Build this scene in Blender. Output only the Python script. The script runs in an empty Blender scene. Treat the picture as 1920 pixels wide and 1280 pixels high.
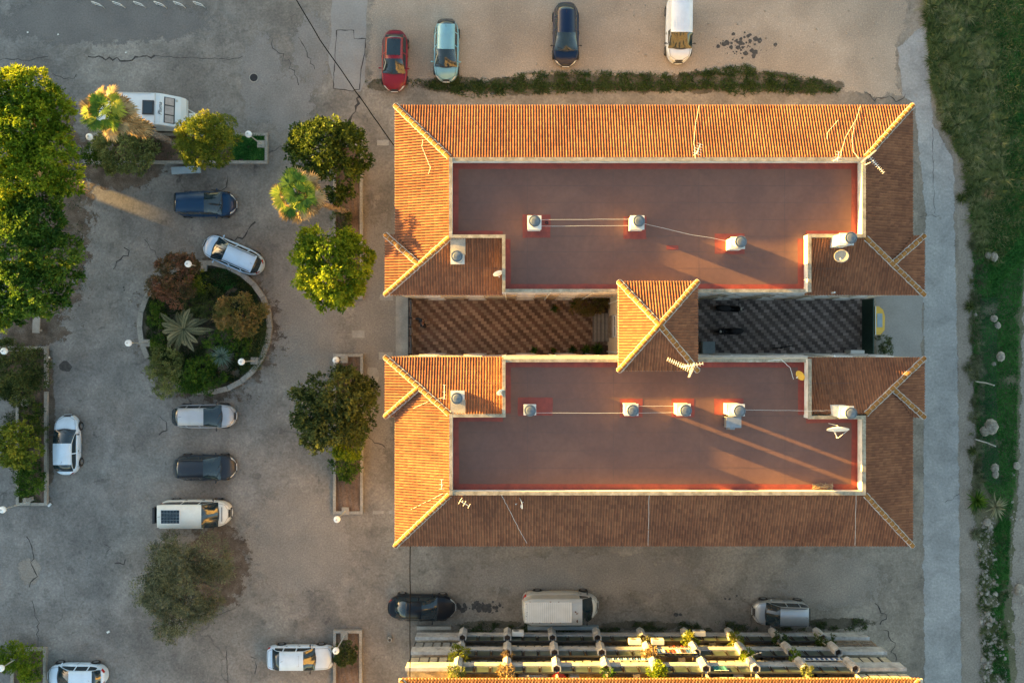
import bpy, math, random
import numpy as np
from mathutils import Vector, Matrix, Quaternion
random.seed(7); rng = np.random.default_rng(7)
R = math.radians
sc = bpy.context.scene; C = sc.collection

# ------------------------------------------------------------------ camera, sky, sun, exposure
CAMH, FPX = 66.0, 1750.0
cam = bpy.data.cameras.new('camera'); cam_o = bpy.data.objects.new('camera', cam); C.objects.link(cam_o)
cam_o.location = (0, 0, CAMH); cam_o.rotation_euler = (0, 0, 0)
cam.sensor_width = 36; cam.lens = 36*FPX/1920; cam.clip_end = 3000
sc.camera = cam_o
SUN_EL, SUN_STR, SKY_STR, EXPO = 3.9, 4.8, 0.09, 3.5
SX, SY = -0.936, 0.351                      # where the sun stands (west north west)
W = bpy.data.worlds.new('World'); sc.world = W; W.use_nodes = True
sky = W.node_tree.nodes.new('ShaderNodeTexSky'); sky.sky_type = 'NISHITA'; sky.sun_disc = False
sky.sun_elevation = R(SUN_EL); sky.sun_rotation = math.atan2(SX, SY)
sky.air_density = 1.0; sky.dust_density = 1.0; sky.ozone_density = 1.0
bg = W.node_tree.nodes['Background']; bg.inputs[1].default_value = SKY_STR
W.node_tree.links.new(sky.outputs[0], bg.inputs[0])
sl = bpy.data.lights.new('sun', 'SUN'); sl.energy = SUN_STR; sl.angle = R(0.5); sl.color = (1.0, 0.575, 0.115)
so = bpy.data.objects.new('sun', sl); C.objects.link(so); so.location = (-60, 25, 30)
_d = Vector((-SX*math.cos(R(SUN_EL)), -SY*math.cos(R(SUN_EL)), -math.sin(R(SUN_EL))))
so.rotation_euler = _d.to_track_quat('-Z', 'Y').to_euler()
sc.view_settings.view_transform = 'Standard'; sc.view_settings.look = 'None'
sc.view_settings.exposure = EXPO; sc.view_settings.gamma = 1

def P(px, py, z=0.0):
    k = (CAMH-z)/FPX
    return Vector(((px-960)*k, (640-py)*k, z))

# ------------------------------------------------------------------ materials
def mat(name, cols, scale=1.0, rough=.8, grain=0, gscale=12, bump=0, metal=0, attr=None, crack=0, coat=0, trans=0, obj=True, distort=0, emit=0, speckle=0, attr_w=.45, soft=False, spec=.5):
    m = bpy.data.materials.new(name); m.use_nodes = True; nt = m.node_tree; N = nt.nodes; L = nt.links
    b = N['Principled BSDF']; b.inputs['Roughness'].default_value = rough; b.inputs['Metallic'].default_value = metal; b.inputs['Specular IOR Level'].default_value = spec
    if coat: b.inputs['Coat Weight'].default_value = coat; b.inputs['Coat Roughness'].default_value = .08
    tc = N.new('ShaderNodeTexCoord'); co = tc.outputs['Object']
    if isinstance(cols[0], (int, float)): cols = [cols, tuple(c*.85 for c in cols)]
    nz = N.new('ShaderNodeTexNoise'); nz.inputs['Scale'].default_value = scale; nz.inputs['Detail'].default_value = 6
    nz.inputs['Distortion'].default_value = distort
    L.new(co, nz.inputs['Vector']); fac = nz.outputs['Fac']
    if attr:
        at = N.new('ShaderNodeAttribute'); at.attribute_name = attr
        mm = N.new('ShaderNodeMath'); mm.operation = 'MULTIPLY_ADD'; mm.inputs[1].default_value = attr_w; mm.inputs[2].default_value = 0
        L.new(at.outputs['Fac'], mm.inputs[0]); m2 = N.new('ShaderNodeMath'); m2.operation = 'MULTIPLY_ADD'; m2.inputs[1].default_value = .6
        L.new(fac, m2.inputs[0]); L.new(mm.outputs[0], m2.inputs[2]); fac = m2.outputs[0]
    rp = N.new('ShaderNodeValToRGB'); e = rp.color_ramp.elements
    n = len(cols)
    while len(e) < n: e.new(.5)
    for i, c in enumerate(cols):
        e[i].position = .3+.4*i/(n-1); e[i].color = (*c, 1)
    L.new(fac, rp.inputs[0]); col = rp.outputs[0]
    def mul(col, f, amt, lo, hi):
        r = N.new('ShaderNodeMapRange'); r.inputs[3].default_value = lo; r.inputs[4].default_value = hi
        r.inputs[1].default_value = amt[0]; r.inputs[2].default_value = amt[1]; L.new(f, r.inputs[0])
        x = N.new('ShaderNodeVectorMath'); x.operation = 'SCALE'; L.new(col, x.inputs[0]); L.new(r.outputs[0], x.inputs['Scale'])
        return x.outputs[0]
    if grain:
        g = N.new('ShaderNodeTexNoise'); g.inputs['Scale'].default_value = gscale; g.inputs['Detail'].default_value = 8; g.inputs['Roughness'].default_value = .7
        L.new(co, g.inputs['Vector']); col = mul(col, g.outputs['Fac'], (.3, .7), 1-grain, 1+grain)
    if speckle:
        g = N.new('ShaderNodeTexVoronoi'); g.inputs['Scale'].default_value = gscale*.8; L.new(co, g.inputs['Vector'])
        col = mul(col, g.outputs['Distance'], (.05, .35), 1+speckle, 1)
    if crack:
        w = N.new('ShaderNodeTexNoise'); w.inputs['Scale'].default_value = .9; w.inputs['Detail'].default_value = 6; L.new(co, w.inputs['Vector'])
        wa = N.new('ShaderNodeVectorMath'); wa.operation = 'MULTIPLY_ADD'; wa.inputs[1].default_value = (1.4, 1.4, 0); L.new(w.outputs['Color'], wa.inputs[0]); L.new(co, wa.inputs[2])
        v = N.new('ShaderNodeTexVoronoi'); v.feature = 'DISTANCE_TO_EDGE'; v.inputs['Scale'].default_value = .33; L.new(wa.outputs[0], v.inputs['Vector'])
        mk = N.new('ShaderNodeTexNoise'); mk.inputs['Scale'].default_value = .13; mk.inputs['Detail'].default_value = 3; L.new(co, mk.inputs['Vector'])
        mr = N.new('ShaderNodeMapRange'); mr.inputs[1].default_value = .58; mr.inputs[2].default_value = .68; L.new(mk.outputs['Fac'], mr.inputs[0])
        c1 = N.new('ShaderNodeMapRange'); c1.inputs[1].default_value = .006; c1.inputs[2].default_value = .02; c1.inputs[3].default_value = crack*.8; c1.inputs[4].default_value = 0; L.new(v.outputs['Distance'], c1.inputs[0])
        c2 = N.new('ShaderNodeMath'); c2.operation = 'MULTIPLY'; L.new(c1.outputs[0], c2.inputs[0]); L.new(mr.outputs[0], c2.inputs[1])
        c3 = N.new('ShaderNodeMath'); c3.operation = 'SUBTRACT'; c3.inputs[0].default_value = 1; L.new(c2.outputs[0], c3.inputs[1])
        x = N.new('ShaderNodeVectorMath'); x.operation = 'SCALE'; L.new(col, x.inputs[0]); L.new(c3.outputs[0], x.inputs['Scale']); col = x.outputs[0]
    L.new(col, b.inputs['Base Color'])
    if bump:
        g = N.new('ShaderNodeTexNoise'); g.inputs['Scale'].default_value = gscale; g.inputs['Detail'].default_value = 6; L.new(co, g.inputs['Vector'])
        bp = N.new('ShaderNodeBump'); bp.inputs['Strength'].default_value = bump; bp.inputs['Distance'].default_value = .03
        L.new(g.outputs['Fac'], bp.inputs['Height']); L.new(bp.outputs[0], b.inputs['Normal'])
    if soft:
        at = N.new('ShaderNodeAttribute'); at.attribute_name = 'cov'
        g1 = N.new('ShaderNodeTexNoise'); g1.inputs['Scale'].default_value = 1.1; g1.inputs['Detail'].default_value = 12; g1.inputs['Roughness'].default_value = .78; L.new(co, g1.inputs['Vector'])
        ad = N.new('ShaderNodeMath'); ad.operation = 'MULTIPLY_ADD'; ad.inputs[1].default_value = 3.3; L.new(g1.outputs['Fac'], ad.inputs[0]); L.new(at.outputs['Fac'], ad.inputs[2])
        mr = N.new('ShaderNodeMapRange'); mr.inputs[1].default_value = 2.11; mr.inputs[2].default_value = 2.15; L.new(ad.outputs[0], mr.inputs[0]); L.new(mr.outputs[0], b.inputs['Alpha'])
    if trans:
        t = N.new('ShaderNodeBsdfTranslucent'); L.new(col, t.inputs[0]); mx = N.new('ShaderNodeMixShader'); mx.inputs[0].default_value = trans
        L.new(b.outputs[0], mx.inputs[1]); L.new(t.outputs[0], mx.inputs[2]); L.new(mx.outputs[0], N['Material Output'].inputs[0])
    return m

def ground_mat():
    """worn asphalt: grey on the west, browner dust near the building, patches, pale dust, stains, cracks"""
    m = mat('asphalt', [(.164,.149,.135),(.207,.187,.167),(.256,.230,.200)], scale=.16, rough=.95, grain=.24, gscale=7, crack=.55, distort=.6, speckle=.15)
    nt = m.node_tree; N = nt.nodes; L = nt.links; b = N['Principled BSDF']
    src = b.inputs['Base Color'].links[0].from_socket
    tc = N.new('ShaderNodeTexCoord')
    def layer(src, scale, lo, hi, mn, mx, det=5):
        n = N.new('ShaderNodeTexNoise'); n.inputs['Scale'].default_value = scale; n.inputs['Detail'].default_value = det; n.inputs['Distortion'].default_value = .8
        L.new(tc.outputs['Object'], n.inputs['Vector'])
        r = N.new('ShaderNodeMapRange'); r.inputs[1].default_value = lo; r.inputs[2].default_value = hi; r.inputs[3].default_value = mn; r.inputs[4].default_value = mx
        L.new(n.outputs['Fac'], r.inputs[0])
        x = N.new('ShaderNodeVectorMath'); x.operation = 'SCALE'; L.new(src, x.inputs[0]); L.new(r.outputs[0], x.inputs['Scale']); return x.outputs[0]
    src = layer(src, .55, .38, .62, .84, 1.14)
    src = layer(src, 2.3, .62, .72, 1.0, .74)
    src = layer(src, .9, .66, .70, 1.0, .76)
    src = layer(src, 4.5, .35, .65, .86, 1.12, 8)
    src = layer(src, .23, .40, .60, .90, 1.08, 8)
    # west part is cooler and darker, the strip beside the building is browner
    sp = N.new('ShaderNodeSeparateXYZ'); L.new(tc.outputs['Object'], sp.inputs[0])
    n = N.new('ShaderNodeTexNoise'); n.inputs['Scale'].default_value = .08; L.new(tc.outputs['Object'], n.inputs['Vector'])
    a = N.new('ShaderNodeMath'); a.operation = 'MULTIPLY_ADD'; a.inputs[1].default_value = 16; L.new(n.outputs['Fac'], a.inputs[0]); L.new(sp.outputs[0], a.inputs[2])
    r = N.new('ShaderNodeMapRange'); r.inputs[1].default_value = -22; r.inputs[2].default_value = 2; L.new(a.outputs[0], r.inputs[0])
    mx = N.new('ShaderNodeMix'); mx.data_type = 'RGBA'; L.new(r.outputs[0], mx.inputs[0])
    mx.inputs[6].default_value = (.90,.93,.95,1); mx.inputs[7].default_value = (1.06,1.0,.90,1)
    y = N.new('ShaderNodeVectorMath'); y.operation = 'MULTIPLY'; L.new(src, y.inputs[0]); L.new(mx.outputs[2], y.inputs[1])
    L.new(y.outputs[0], b.inputs['Base Color']); return m

def paving_mat(name, dark, light):
    m = bpy.data.materials.new(name); m.use_nodes = True; nt = m.node_tree; N = nt.nodes; L = nt.links
    b = N['Principled BSDF']; b.inputs['Roughness'].default_value = .85
    tc = N.new('ShaderNodeTexCoord'); sp = N.new('ShaderNodeSeparateXYZ'); L.new(tc.outputs['Object'], sp.inputs[0])
    def mt(op, a, b_=None, c=None):
        n = N.new('ShaderNodeMath'); n.operation = op
        for i, q in enumerate((a, b_, c)):
            if q is None: continue
            if isinstance(q, (int, float)): n.inputs[i].default_value = q
            else: L.new(q, n.inputs[i])
        return n.outputs[0]
    row = mt('FLOOR', mt('MULTIPLY', sp.outputs[1], -1/.205))
    a = mt('SUBTRACT', sp.outputs[0], mt('MULTIPLY', row, .2))
    fr = mt('FRACT', mt('MULTIPLY', a, 1/.8))
    half = mt('LESS_THAN', fr, .5)
    cell = mt('FLOOR', mt('MULTIPLY', a, 1/.4))
    cv = N.new('ShaderNodeCombineXYZ'); L.new(cell, cv.inputs[0]); L.new(row, cv.inputs[1])
    wn = N.new('ShaderNodeTexWhiteNoise'); wn.noise_dimensions = '2D'; L.new(cv.outputs[0], wn.inputs['Vector'])
    mx = N.new('ShaderNodeMix'); mx.data_type = 'RGBA'; L.new(half, mx.inputs[0]); mx.inputs[6].default_value = (*dark, 1); mx.inputs[7].default_value = (*light, 1)
    # joints
    fx = mt('FRACT', mt('MULTIPLY', a, 1/.4)); fy = mt('FRACT', mt('MULTIPLY', sp.outputs[1], -1/.205))
    j = mt('MULTIPLY', mt('GREATER_THAN', fx, .045), mt('GREATER_THAN', fy, .08))
    nz = N.new('ShaderNodeTexNoise'); nz.inputs['Scale'].default_value = .8; nz.inputs['Detail'].default_value = 6; L.new(tc.outputs['Object'], nz.inputs['Vector'])
    s = mt('MULTIPLY', mt('MULTIPLY_ADD', wn.outputs[0], .5, .72), mt('MULTIPLY_ADD', j, .35, .65))
    s = mt('MULTIPLY', s, mt('MULTIPLY_ADD', nz.outputs['Fac'], 1.3, .35))
    x = N.new('ShaderNodeVectorMath'); x.operation = 'SCALE'; L.new(mx.outputs[2], x.inputs[0]); L.new(s, x.inputs['Scale'])
    L.new(x.outputs[0], b.inputs['Base Color']); return m

G = {}
G['asphalt'] = ground_mat()
G['gravel'] = mat('gravel', [(.27,.20,.145),(.33,.25,.18),(.39,.30,.22)], scale=.25, rough=.95, grain=.3, gscale=11, speckle=.4, distort=.5)
G['concrete_road'] = mat('concrete_road', [(.20,.205,.215),(.255,.26,.27),(.30,.305,.31)], scale=.35, rough=.9, grain=.12, gscale=8, distort=.5)
G['shoulder'] = mat('shoulder_dirt', [(.17,.15,.135),(.24,.215,.19)], scale=.5, rough=.95, grain=.35, gscale=8)
G['pale_patch'] = mat('pale_patch', [(.225,.21,.195),(.28,.265,.245)], scale=.6, rough=.9, grain=.15, gscale=8)
G['cement'] = mat('cement', [(.27,.245,.21),(.38,.345,.29)], scale=1.5, rough=.9, grain=.2, gscale=14)
G['kerb'] = mat('kerb_concrete', [(.24,.22,.185),(.36,.33,.285)], scale=1.2, rough=.9, grain=.3, gscale=9)
G['soil'] = mat('soil', [(.06,.04,.028),(.13,.085,.058),(.20,.135,.095)], scale=.7, rough=1, grain=.4, gscale=9)
G['leaf_litter'] = mat('leaf_litter', [(.07,.052,.038),(.12,.09,.066),(.165,.135,.105)], scale=1.6, rough=1, grain=.5, gscale=14, soft=True)
G['patch_soft'] = mat('worn_patch', [(.18,.166,.15),(.235,.215,.195)], scale=.6, rough=.95, grain=.25, gscale=9, soft=True, speckle=.2)
G['shoulder_soft'] = mat('dusty_patch', [(.205,.178,.150),(.26,.225,.185)], scale=.6, rough=.95, grain=.3, gscale=9, soft=True, speckle=.25)
G['damp_soft'] = mat('damp_patch', [(.13,.122,.114),(.165,.154,.142)], scale=.5, rough=.9, grain=.25, gscale=9, soft=True)
G['gravel_soft'] = mat('gravel_edge', [(.245,.200,.155),(.30,.245,.19),(.36,.295,.23)], scale=.25, rough=.95, grain=.3, gscale=11, speckle=.4, distort=.5, soft=True)
G['road_soft'] = mat('concrete_road_edge', [(.215,.212,.205),(.27,.266,.258),(.325,.318,.305)], scale=.45, rough=.95, grain=.24, gscale=6, distort=1.2, soft=True, speckle=.15, crack=.3)
G['shoulder2'] = mat('shoulder_edge', [(.19,.16,.13),(.26,.225,.185)], scale=.5, rough=.95, grain=.35, gscale=8, soft=True)
G['bank'] = mat('bank_earth', [(.07,.075,.035),(.14,.125,.075)], scale=.7, rough=1, grain=.4, gscale=9, soft=True)
G['crack'] = mat('crack_dark', [(.035,.032,.03),(.07,.06,.055)], scale=4, rough=1)
G['oil'] = mat('oil_stain', [(.035,.033,.032),(.075,.068,.062)], scale=6, rough=.8)
G['paving'] = paving_mat('courtyard_paving', (.165,.092,.06), (.34,.23,.155))
G['paving2'] = paving_mat('courtyard_paving_grey', (.125,.10,.092), (.29,.24,.22))
G['tile'] = mat('roof_tile', [(.178,.078,.046),(.25,.110,.060),(.32,.146,.076)], scale=.5, rough=.95, spec=.1, attr='rnd', attr_w=.3, grain=.15, gscale=5)
G['hip'] = mat('hip_tile', [(.20,.09,.03),(.33,.16,.048)], scale=2.5, rough=.95, spec=.1, grain=.15, gscale=10)
G['mortar'] = mat('mortar', [(.38,.34,.30),(.55,.5,.45)], scale=4, rough=.9)
G['balcony_white'] = mat('balcony_render', [(.24,.24,.235),(.38,.38,.375),(.46,.46,.45)], scale=1.6, rough=.9, grain=.25, gscale=5)
G['coping'] = mat('parapet_coping', [(.20,.165,.115),(.30,.255,.185),(.38,.33,.25)], scale=2.2, rough=.9, grain=.35, gscale=6)
G['white_wall'] = mat('white_render', [(.40,.39,.36),(.60,.59,.56),(.66,.65,.62)], scale=1.3, rough=.85, grain=.08, gscale=6)
G['cream_wall'] = mat('cream_render', [(.55,.44,.31),(.66,.55,.41)], scale=.6, rough=.9, grain=.1, gscale=5)
G['membrane'] = mat('roof_membrane', [(.135,.066,.051),(.152,.074,.055),(.178,.086,.061)], scale=.28, rough=.85, grain=.09, gscale=3.5, distort=1.2)
G['seam'] = mat('membrane_seam', [(.105,.058,.047),(.14,.075,.058)], scale=2, rough=.8)
G['red_paint'] = mat('red_sealant', [(.19,.034,.024),(.29,.05,.03)], scale=2.0, rough=.6, grain=.15, gscale=5)
G['metal_grey'] = mat('galvanised_metal', [(.2,.22,.24),(.32,.34,.36)], scale=3, rough=.45, metal=.6)
G['cowl'] = mat('cowl_top', [(.10,.12,.135),(.17,.19,.205)], scale=5, rough=.5, metal=.4)
G['white_metal'] = mat('white_metal', [(.68,.67,.62),(.78,.77,.73)], scale=2, rough=.5)
G['black_metal'] = mat('black_metal', [(.010,.010,.012),(.02,.02,.023)], scale=4, rough=.8)
G['cable_black'] = mat('cable_black', [(.003,.003,.004),(.006,.006,.007)], rough=1); G['cable_black'].node_tree.nodes['Principled BSDF'].inputs['Specular IOR Level'].default_value = 0
G['globe'] = mat('lamp_globe', [(.74,.76,.76),(.82,.83,.82)], scale=3, rough=.25)
G['post'] = mat('lamp_post_paint', [(.42,.42,.40),(.55,.54,.5)], scale=3, rough=.6)
G['glass'] = mat('window_glass', [(.012,.02,.025),(.02,.03,.038)], scale=2, rough=.07)
G['carglass'] = mat('car_glass', [(.008,.02,.028),(.013,.028,.038)], scale=2, rough=.05, coat=.5)
G['shutter'] = mat('shutter_slats', [(.3,.29,.27),(.42,.4,.36)], scale=2, rough=.7)
G['tyre'] = mat('tyre', [(.012,.012,.012),(.025,.024,.023)], scale=6, rough=.9)
G['rim'] = mat('wheel_rim', [(.3,.3,.31),(.45,.45,.46)], scale=4, rough=.35, metal=.8)
G['plastic'] = mat('black_plastic', [(.02,.021,.023),(.035,.035,.037)], scale=5, rough=.6)
G['gap'] = mat('panel_gap', [(.02,.02,.022),(.03,.03,.032)], scale=5, rough=.8)
G['headlight'] = mat('headlight_glass', [(.5,.5,.48),(.68,.68,.66)], scale=6, rough=.1, coat=1)
G['taillight'] = mat('tail_light_glass', [(.42,.02,.015),(.55,.03,.02)], scale=6, rough=.15, coat=1)
G['plate'] = mat('number_plate', [(.7,.7,.68),(.8,.8,.78)], scale=6, rough=.4)
G['bark'] = mat('bark', [(.10,.075,.055),(.2,.155,.12)], scale=5, rough=1, grain=.4, gscale=16)
G['palm_bark'] = mat('palm_bark', [(.16,.125,.1),(.33,.27,.22)], scale=6, rough=1, grain=.4, gscale=12)
G['rock'] = mat('pale_rock', [(.15,.13,.105),(.36,.32,.265)], scale=2.5, rough=.95, grain=.25, gscale=9)
G['wood'] = mat('weathered_wood', [(.18,.13,.09),(.32,.25,.18)], scale=3, rough=.9, grain=.3, gscale=8)
G['dark_green'] = mat('green_mesh', [(.008,.035,.028),(.014,.05,.04)], scale=3, rough=.7)
G['yellow'] = mat('yellow_paint', [(.55,.33,.04),(.68,.42,.06)], scale=2, rough=.5)
G['bluegrey'] = mat('blue_grey_panel', [(.22,.28,.31),(.3,.36,.39)], scale=2, rough=.5)
G['glass_green'] = mat('green_balustrade_glass', [(.03,.045,.038),(.07,.09,.07)], scale=1.5, rough=.3)
G['pot'] = mat('terracotta_pot', [(.25,.1,.05),(.36,.15,.08)], scale=4, rough=.9)
def leafmat(name, cols, trans=.3, b=1.5):
    cols = [tuple(c*b for c in q) for q in cols]; return mat(name, cols, scale=.8, rough=.7, spec=.18, attr='rnd', trans=trans)
G['lf_bright'] = leafmat('leaf_bright', [(.024,.058,.004),(.075,.125,.006),(.175,.21,.010)])
G['lf_mid'] = leafmat('leaf_mid', [(.010,.034,.005),(.032,.075,.008),(.08,.13,.014)])
G['lf_dark'] = leafmat('leaf_dark', [(.008,.022,.004),(.026,.050,.008),(.075,.10,.014)])
G['lf_dull'] = leafmat('leaf_dull', [(.014,.026,.008),(.038,.055,.014),(.085,.10,.028)])
G['lf_olive'] = leafmat('leaf_olive', [(.035,.042,.020),(.075,.082,.042),(.135,.14,.08)])
G['lf_grey'] = leafmat('leaf_greygreen', [(.05,.07,.02),(.10,.12,.035),(.18,.20,.07)])
G['lf_yellow'] = leafmat('leaf_yellowish', [(.028,.055,.008),(.085,.115,.012),(.19,.19,.02)])
G['lf_red'] = leafmat('leaf_reddish', [(.035,.04,.014),(.10,.07,.032),(.19,.085,.05)])
G['lf_orange'] = leafmat('leaf_orange', [(.045,.055,.014),(.12,.11,.03),(.22,.14,.05)])
G['lf_blue'] = leafmat('leaf_bluegreen', [(.05,.085,.06),(.10,.15,.11),(.17,.23,.18)], .15)
G['lf_straw'] = leafmat('leaf_straw', [(.09,.062,.03),(.18,.125,.06),(.28,.21,.11)])
G['lf_frond'] = leafmat('leaf_frond', [(.075,.085,.045),(.14,.14,.075),(.23,.21,.12)])
G['lf_palm'] = leafmat('leaf_fanpalm', [(.022,.062,.010),(.07,.13,.014),(.21,.23,.03)])
G['grass_g'] = leafmat('grass_green', [(.010,.055,.010),(.022,.095,.016),(.05,.14,.03)], .2)
G['grass_b'] = leafmat('grass_dry', [(.040,.062,.018),(.078,.100,.032),(.14,.145,.07)], .2)
G['weed'] = leafmat('weed_green', [(.015,.03,.010),(.035,.055,.016),(.075,.085,.035)], .2)

# ------------------------------------------------------------------ mesh builder
class MB:
    def __init__(s): s.v = []; s.f = []; s.a = None
    def add(s, vs, fs):
        n = len(s.v); s.v += [tuple(p) for p in vs]; s.f += [tuple(i+n for i in f) for f in fs]; return s
    def box(s, c, d, rz=0, M=None, taper=1):
        x, y, z = d[0]/2, d[1]/2, d[2]/2; t = taper
        vs = [(-x,-y,-z),(x,-y,-z),(x,y,-z),(-x,y,-z),(-x*t,-y*t,z),(x*t,-y*t,z),(x*t,y*t,z),(-x*t,y*t,z)]
        c = Vector(c); Q = M if M is not None else Matrix.Rotation(rz, 3, 'Z')
        return s.add([Q @ Vector(p)+c for p in vs], [(0,3,2,1),(4,5,6,7),(0,1,5,4),(1,2,6,5),(2,3,7,6),(3,0,4,7)])
    def tube(s, pts, r, n=6, cap=True):
        pts = [Vector(p) for p in pts]; rs = r if isinstance(r, (list, tuple)) else [r]*len(pts)
        rings = []; prev = None
        for i, p in enumerate(pts):
            t = (pts[min(i+1, len(pts)-1)]-pts[max(i-1, 0)]).normalized()
            a = t.cross(Vector((0,0,1))) if abs(t.z) < .95 else t.cross(Vector((1,0,0)))
            if prev is not None and a.dot(prev) < 0: a = -a
            a.normalize(); prev = a; b = t.cross(a)
            rings.append([p+rs[i]*(a*math.cos(2*math.pi*k/n)+b*math.sin(2*math.pi*k/n)) for k in range(n)])
        vs = [q for rg in rings for q in rg]; fs = []
        for i in range(len(pts)-1):
            for k in range(n): fs.append((i*n+k, i*n+(k+1) % n, (i+1)*n+(k+1) % n, (i+1)*n+k))
        if cap: fs += [tuple(range(n))[::-1], tuple((len(pts)-1)*n+k for k in range(n))]
        return s.add(vs, fs)
    def prism(s, pts, z0, z1, top=True, bot=False):
        n = len(pts); vs = [(p[0], p[1], z0) for p in pts]+[(p[0], p[1], z1) for p in pts]
        fs = [(i, (i+1) % n, n+(i+1) % n, n+i) for i in range(n)]
        if top: fs.append(tuple(range(n, 2*n)))
        if bot: fs.append(tuple(range(n))[::-1])
        return s.add(vs, fs)
    def lathe(s, prof, c=(0,0,0), n=16, M=None):
        c = Vector(c); vs = []; Q = M or Matrix.Identity(3)
        for r, z in prof:
            for k in range(n):
                a = 2*math.pi*k/n; vs.append(Q @ Vector((r*math.cos(a), r*math.sin(a), z))+c)
        fs = [(i*n+k, i*n+(k+1) % n, (i+1)*n+(k+1) % n, (i+1)*n+k) for i in range(len(prof)-1) for k in range(n)]
        return s.add(vs, fs)
    def ball(s, c, r, sc_=(1,1,1), n=12, m=8, M=None, jit=0):
        prof = [(max(1e-4, math.sin(math.pi*i/m)), -math.cos(math.pi*i/m)) for i in range(m+1)]
        t = MB().lathe(prof, n=n); Q = M or Matrix.Identity(3); c = Vector(c)
        return s.add([Q @ Vector((p[0]*r*sc_[0]*(1+jit*(random.random()-.5)), p[1]*r*sc_[1]*(1+jit*(random.random()-.5)), p[2]*r*sc_[2]*(1+jit*(random.random()-.5))))+c for p in t.v], t.f)
    def grid(s, rows):
        m = len(rows[0]); vs = [p for r in rows for p in r]
        return s.add(vs, [(i*m+j, i*m+j+1, (i+1)*m+j+1, (i+1)*m+j) for i in range(len(rows)-1) for j in range(m-1)])
    def ribbon(s, pts, w, z=None):
        pts = [Vector(p) for p in pts]; rows = []
        for i, p in enumerate(pts):
            t = pts[min(i+1, len(pts)-1)]-pts[max(i-1, 0)]; t.z = 0; t.normalize(); nn = Vector((-t.y, t.x, 0))
            ww = w[i] if isinstance(w, (list, tuple)) else w
            rows.append([p+nn*ww/2, p-nn*ww/2])
        return s.grid(rows)
    def build(s, name, m, parent=None, smooth=False, local=False, loc=None, rnd=None, flat_uv=None):
        me = bpy.data.meshes.new(name)
        off = Vector((0,0,0))
        if parent is not None and not local:
            q = parent
            while q is not None: off += Vector(q.location); q = q.parent
        if loc is not None: off += Vector(loc)
        me.from_pydata([(p[0]-off.x, p[1]-off.y, p[2]-off.z) for p in s.v], [], s.f)
        me.materials.append(G[m] if isinstance(m, str) else m)
        if smooth: me.polygons.foreach_set('use_smooth', [True]*len(me.polygons))
        if rnd is not None:
            at = me.attributes.new('rnd', 'FLOAT', 'FACE'); at.data.foreach_set('value', rnd)
        me.update(); o = bpy.data.objects.new(name, me); C.objects.link(o)
        if parent is not None: o.parent = parent
        if loc is not None: o.location = loc
        return o

def fast_mesh(name, V, F, rnd, m, parent=None, loc=None):
    """V (n,4,3) quads as numpy -> one mesh with a per-face value"""
    n = len(V); me = bpy.data.meshes.new(name); off = np.zeros(3)
    q = parent
    while q is not None: off += np.array(q.location); q = q.parent
    if loc is not None: off += np.array(loc)
    vv = (V.reshape(-1, 3)-off).astype(np.float32)
    me.vertices.add(n*4); me.vertices.foreach_set('co', vv.ravel())
    me.loops.add(n*4); me.loops.foreach_set('vertex_index', np.arange(n*4, dtype=np.int32))
    me.polygons.add(n); me.polygons.foreach_set('loop_start', np.arange(0, n*4, 4, dtype=np.int32))
    me.update(calc_edges=True)
    at = me.attributes.new('rnd', 'FLOAT', 'FACE'); at.data.foreach_set('value', rnd.astype(np.float32))
    me.materials.append(G[m]); o = bpy.data.objects.new(name, me); C.objects.link(o)
    if parent is not None: o.parent = parent
    if loc is not None: o.location = loc
    return o

def tag(o, label=None, cat=None, group=None, kind=None):
    if label: o['label'] = label
    if cat: o['category'] = cat
    if group: o['group'] = group
    if kind: o['kind'] = kind
    return o
def thing(name, label, cat, loc=(0,0,0), rz=0, group=None):
    o = bpy.data.objects.new(name, None); C.objects.link(o); o.location = loc; o.rotation_euler = (0,0,rz); o.empty_display_size = .3
    return tag(o, label, cat, group)
def copy_tree(o, parent=None):
    c = o.copy(); C.objects.link(c); c.parent = parent
    for ch in list(o.children): copy_tree(ch, c)
    return c

# ------------------------------------------------------------------ ground sheets
def wob(pts, step=.5, amp=.12, closed=True):
    out = []; n = len(pts)
    for i in range(n if closed else n-1):
        a, b = Vector(pts[i]), Vector(pts[(i+1) % n]); k = max(1, int((b-a).length/step)); t = (b-a).normalized(); nn = Vector((-t.y, t.x, 0))
        for j in range(k):
            out.append(a.lerp(b, j/k)+nn*random.gauss(0, amp)*(1 if j else .3))
    if not closed: out.append(Vector(pts[-1]))
    return out
def sheet(name, pxs, z, m, amp=.12, step=.5, label=None, soft=0):
    """flat sheet; soft > 0 gives it a ragged worn edge that many metres wide"""
    pts = wob([P(x, y, z) for x, y in pxs], step, amp) if amp else [P(x, y, z) for x, y in pxs]
    a = sum(p.x*q.y-q.x*p.y for p, q in zip(pts, pts[1:]+pts[:1]))
    if a < 0: pts = pts[::-1]
    n = len(pts); mb = MB()
    if soft:
        inn = []
        for i in range(n):
            t = (pts[(i+2) % n]-pts[(i-2) % n]).normalized(); inn.append(pts[i]+Vector((-t.y, t.x, 0))*soft)
        mb.add(pts+inn, [(i, (i+1) % n, n+(i+1) % n, n+i) for i in range(n)]+[tuple(range(n, 2*n))])
    else: mb.add(pts, [tuple(range(n))])
    o = mb.build(name, m)
    if soft:
        at = o.data.attributes.new('cov', 'FLOAT', 'POINT'); at.data.foreach_set('value', [0.0]*n+[1.0]*n)
    o['kind'] = 'structure'
    if label: o['label'] = label
    return o
mb = MB(); S = 700
mb.add([(-S,-S,0),(S,-S,0),(S,S,0),(-S,S,0)], [(0,1,2,3)]); tag(mb.build('ground', 'asphalt'), kind='structure')
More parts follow.
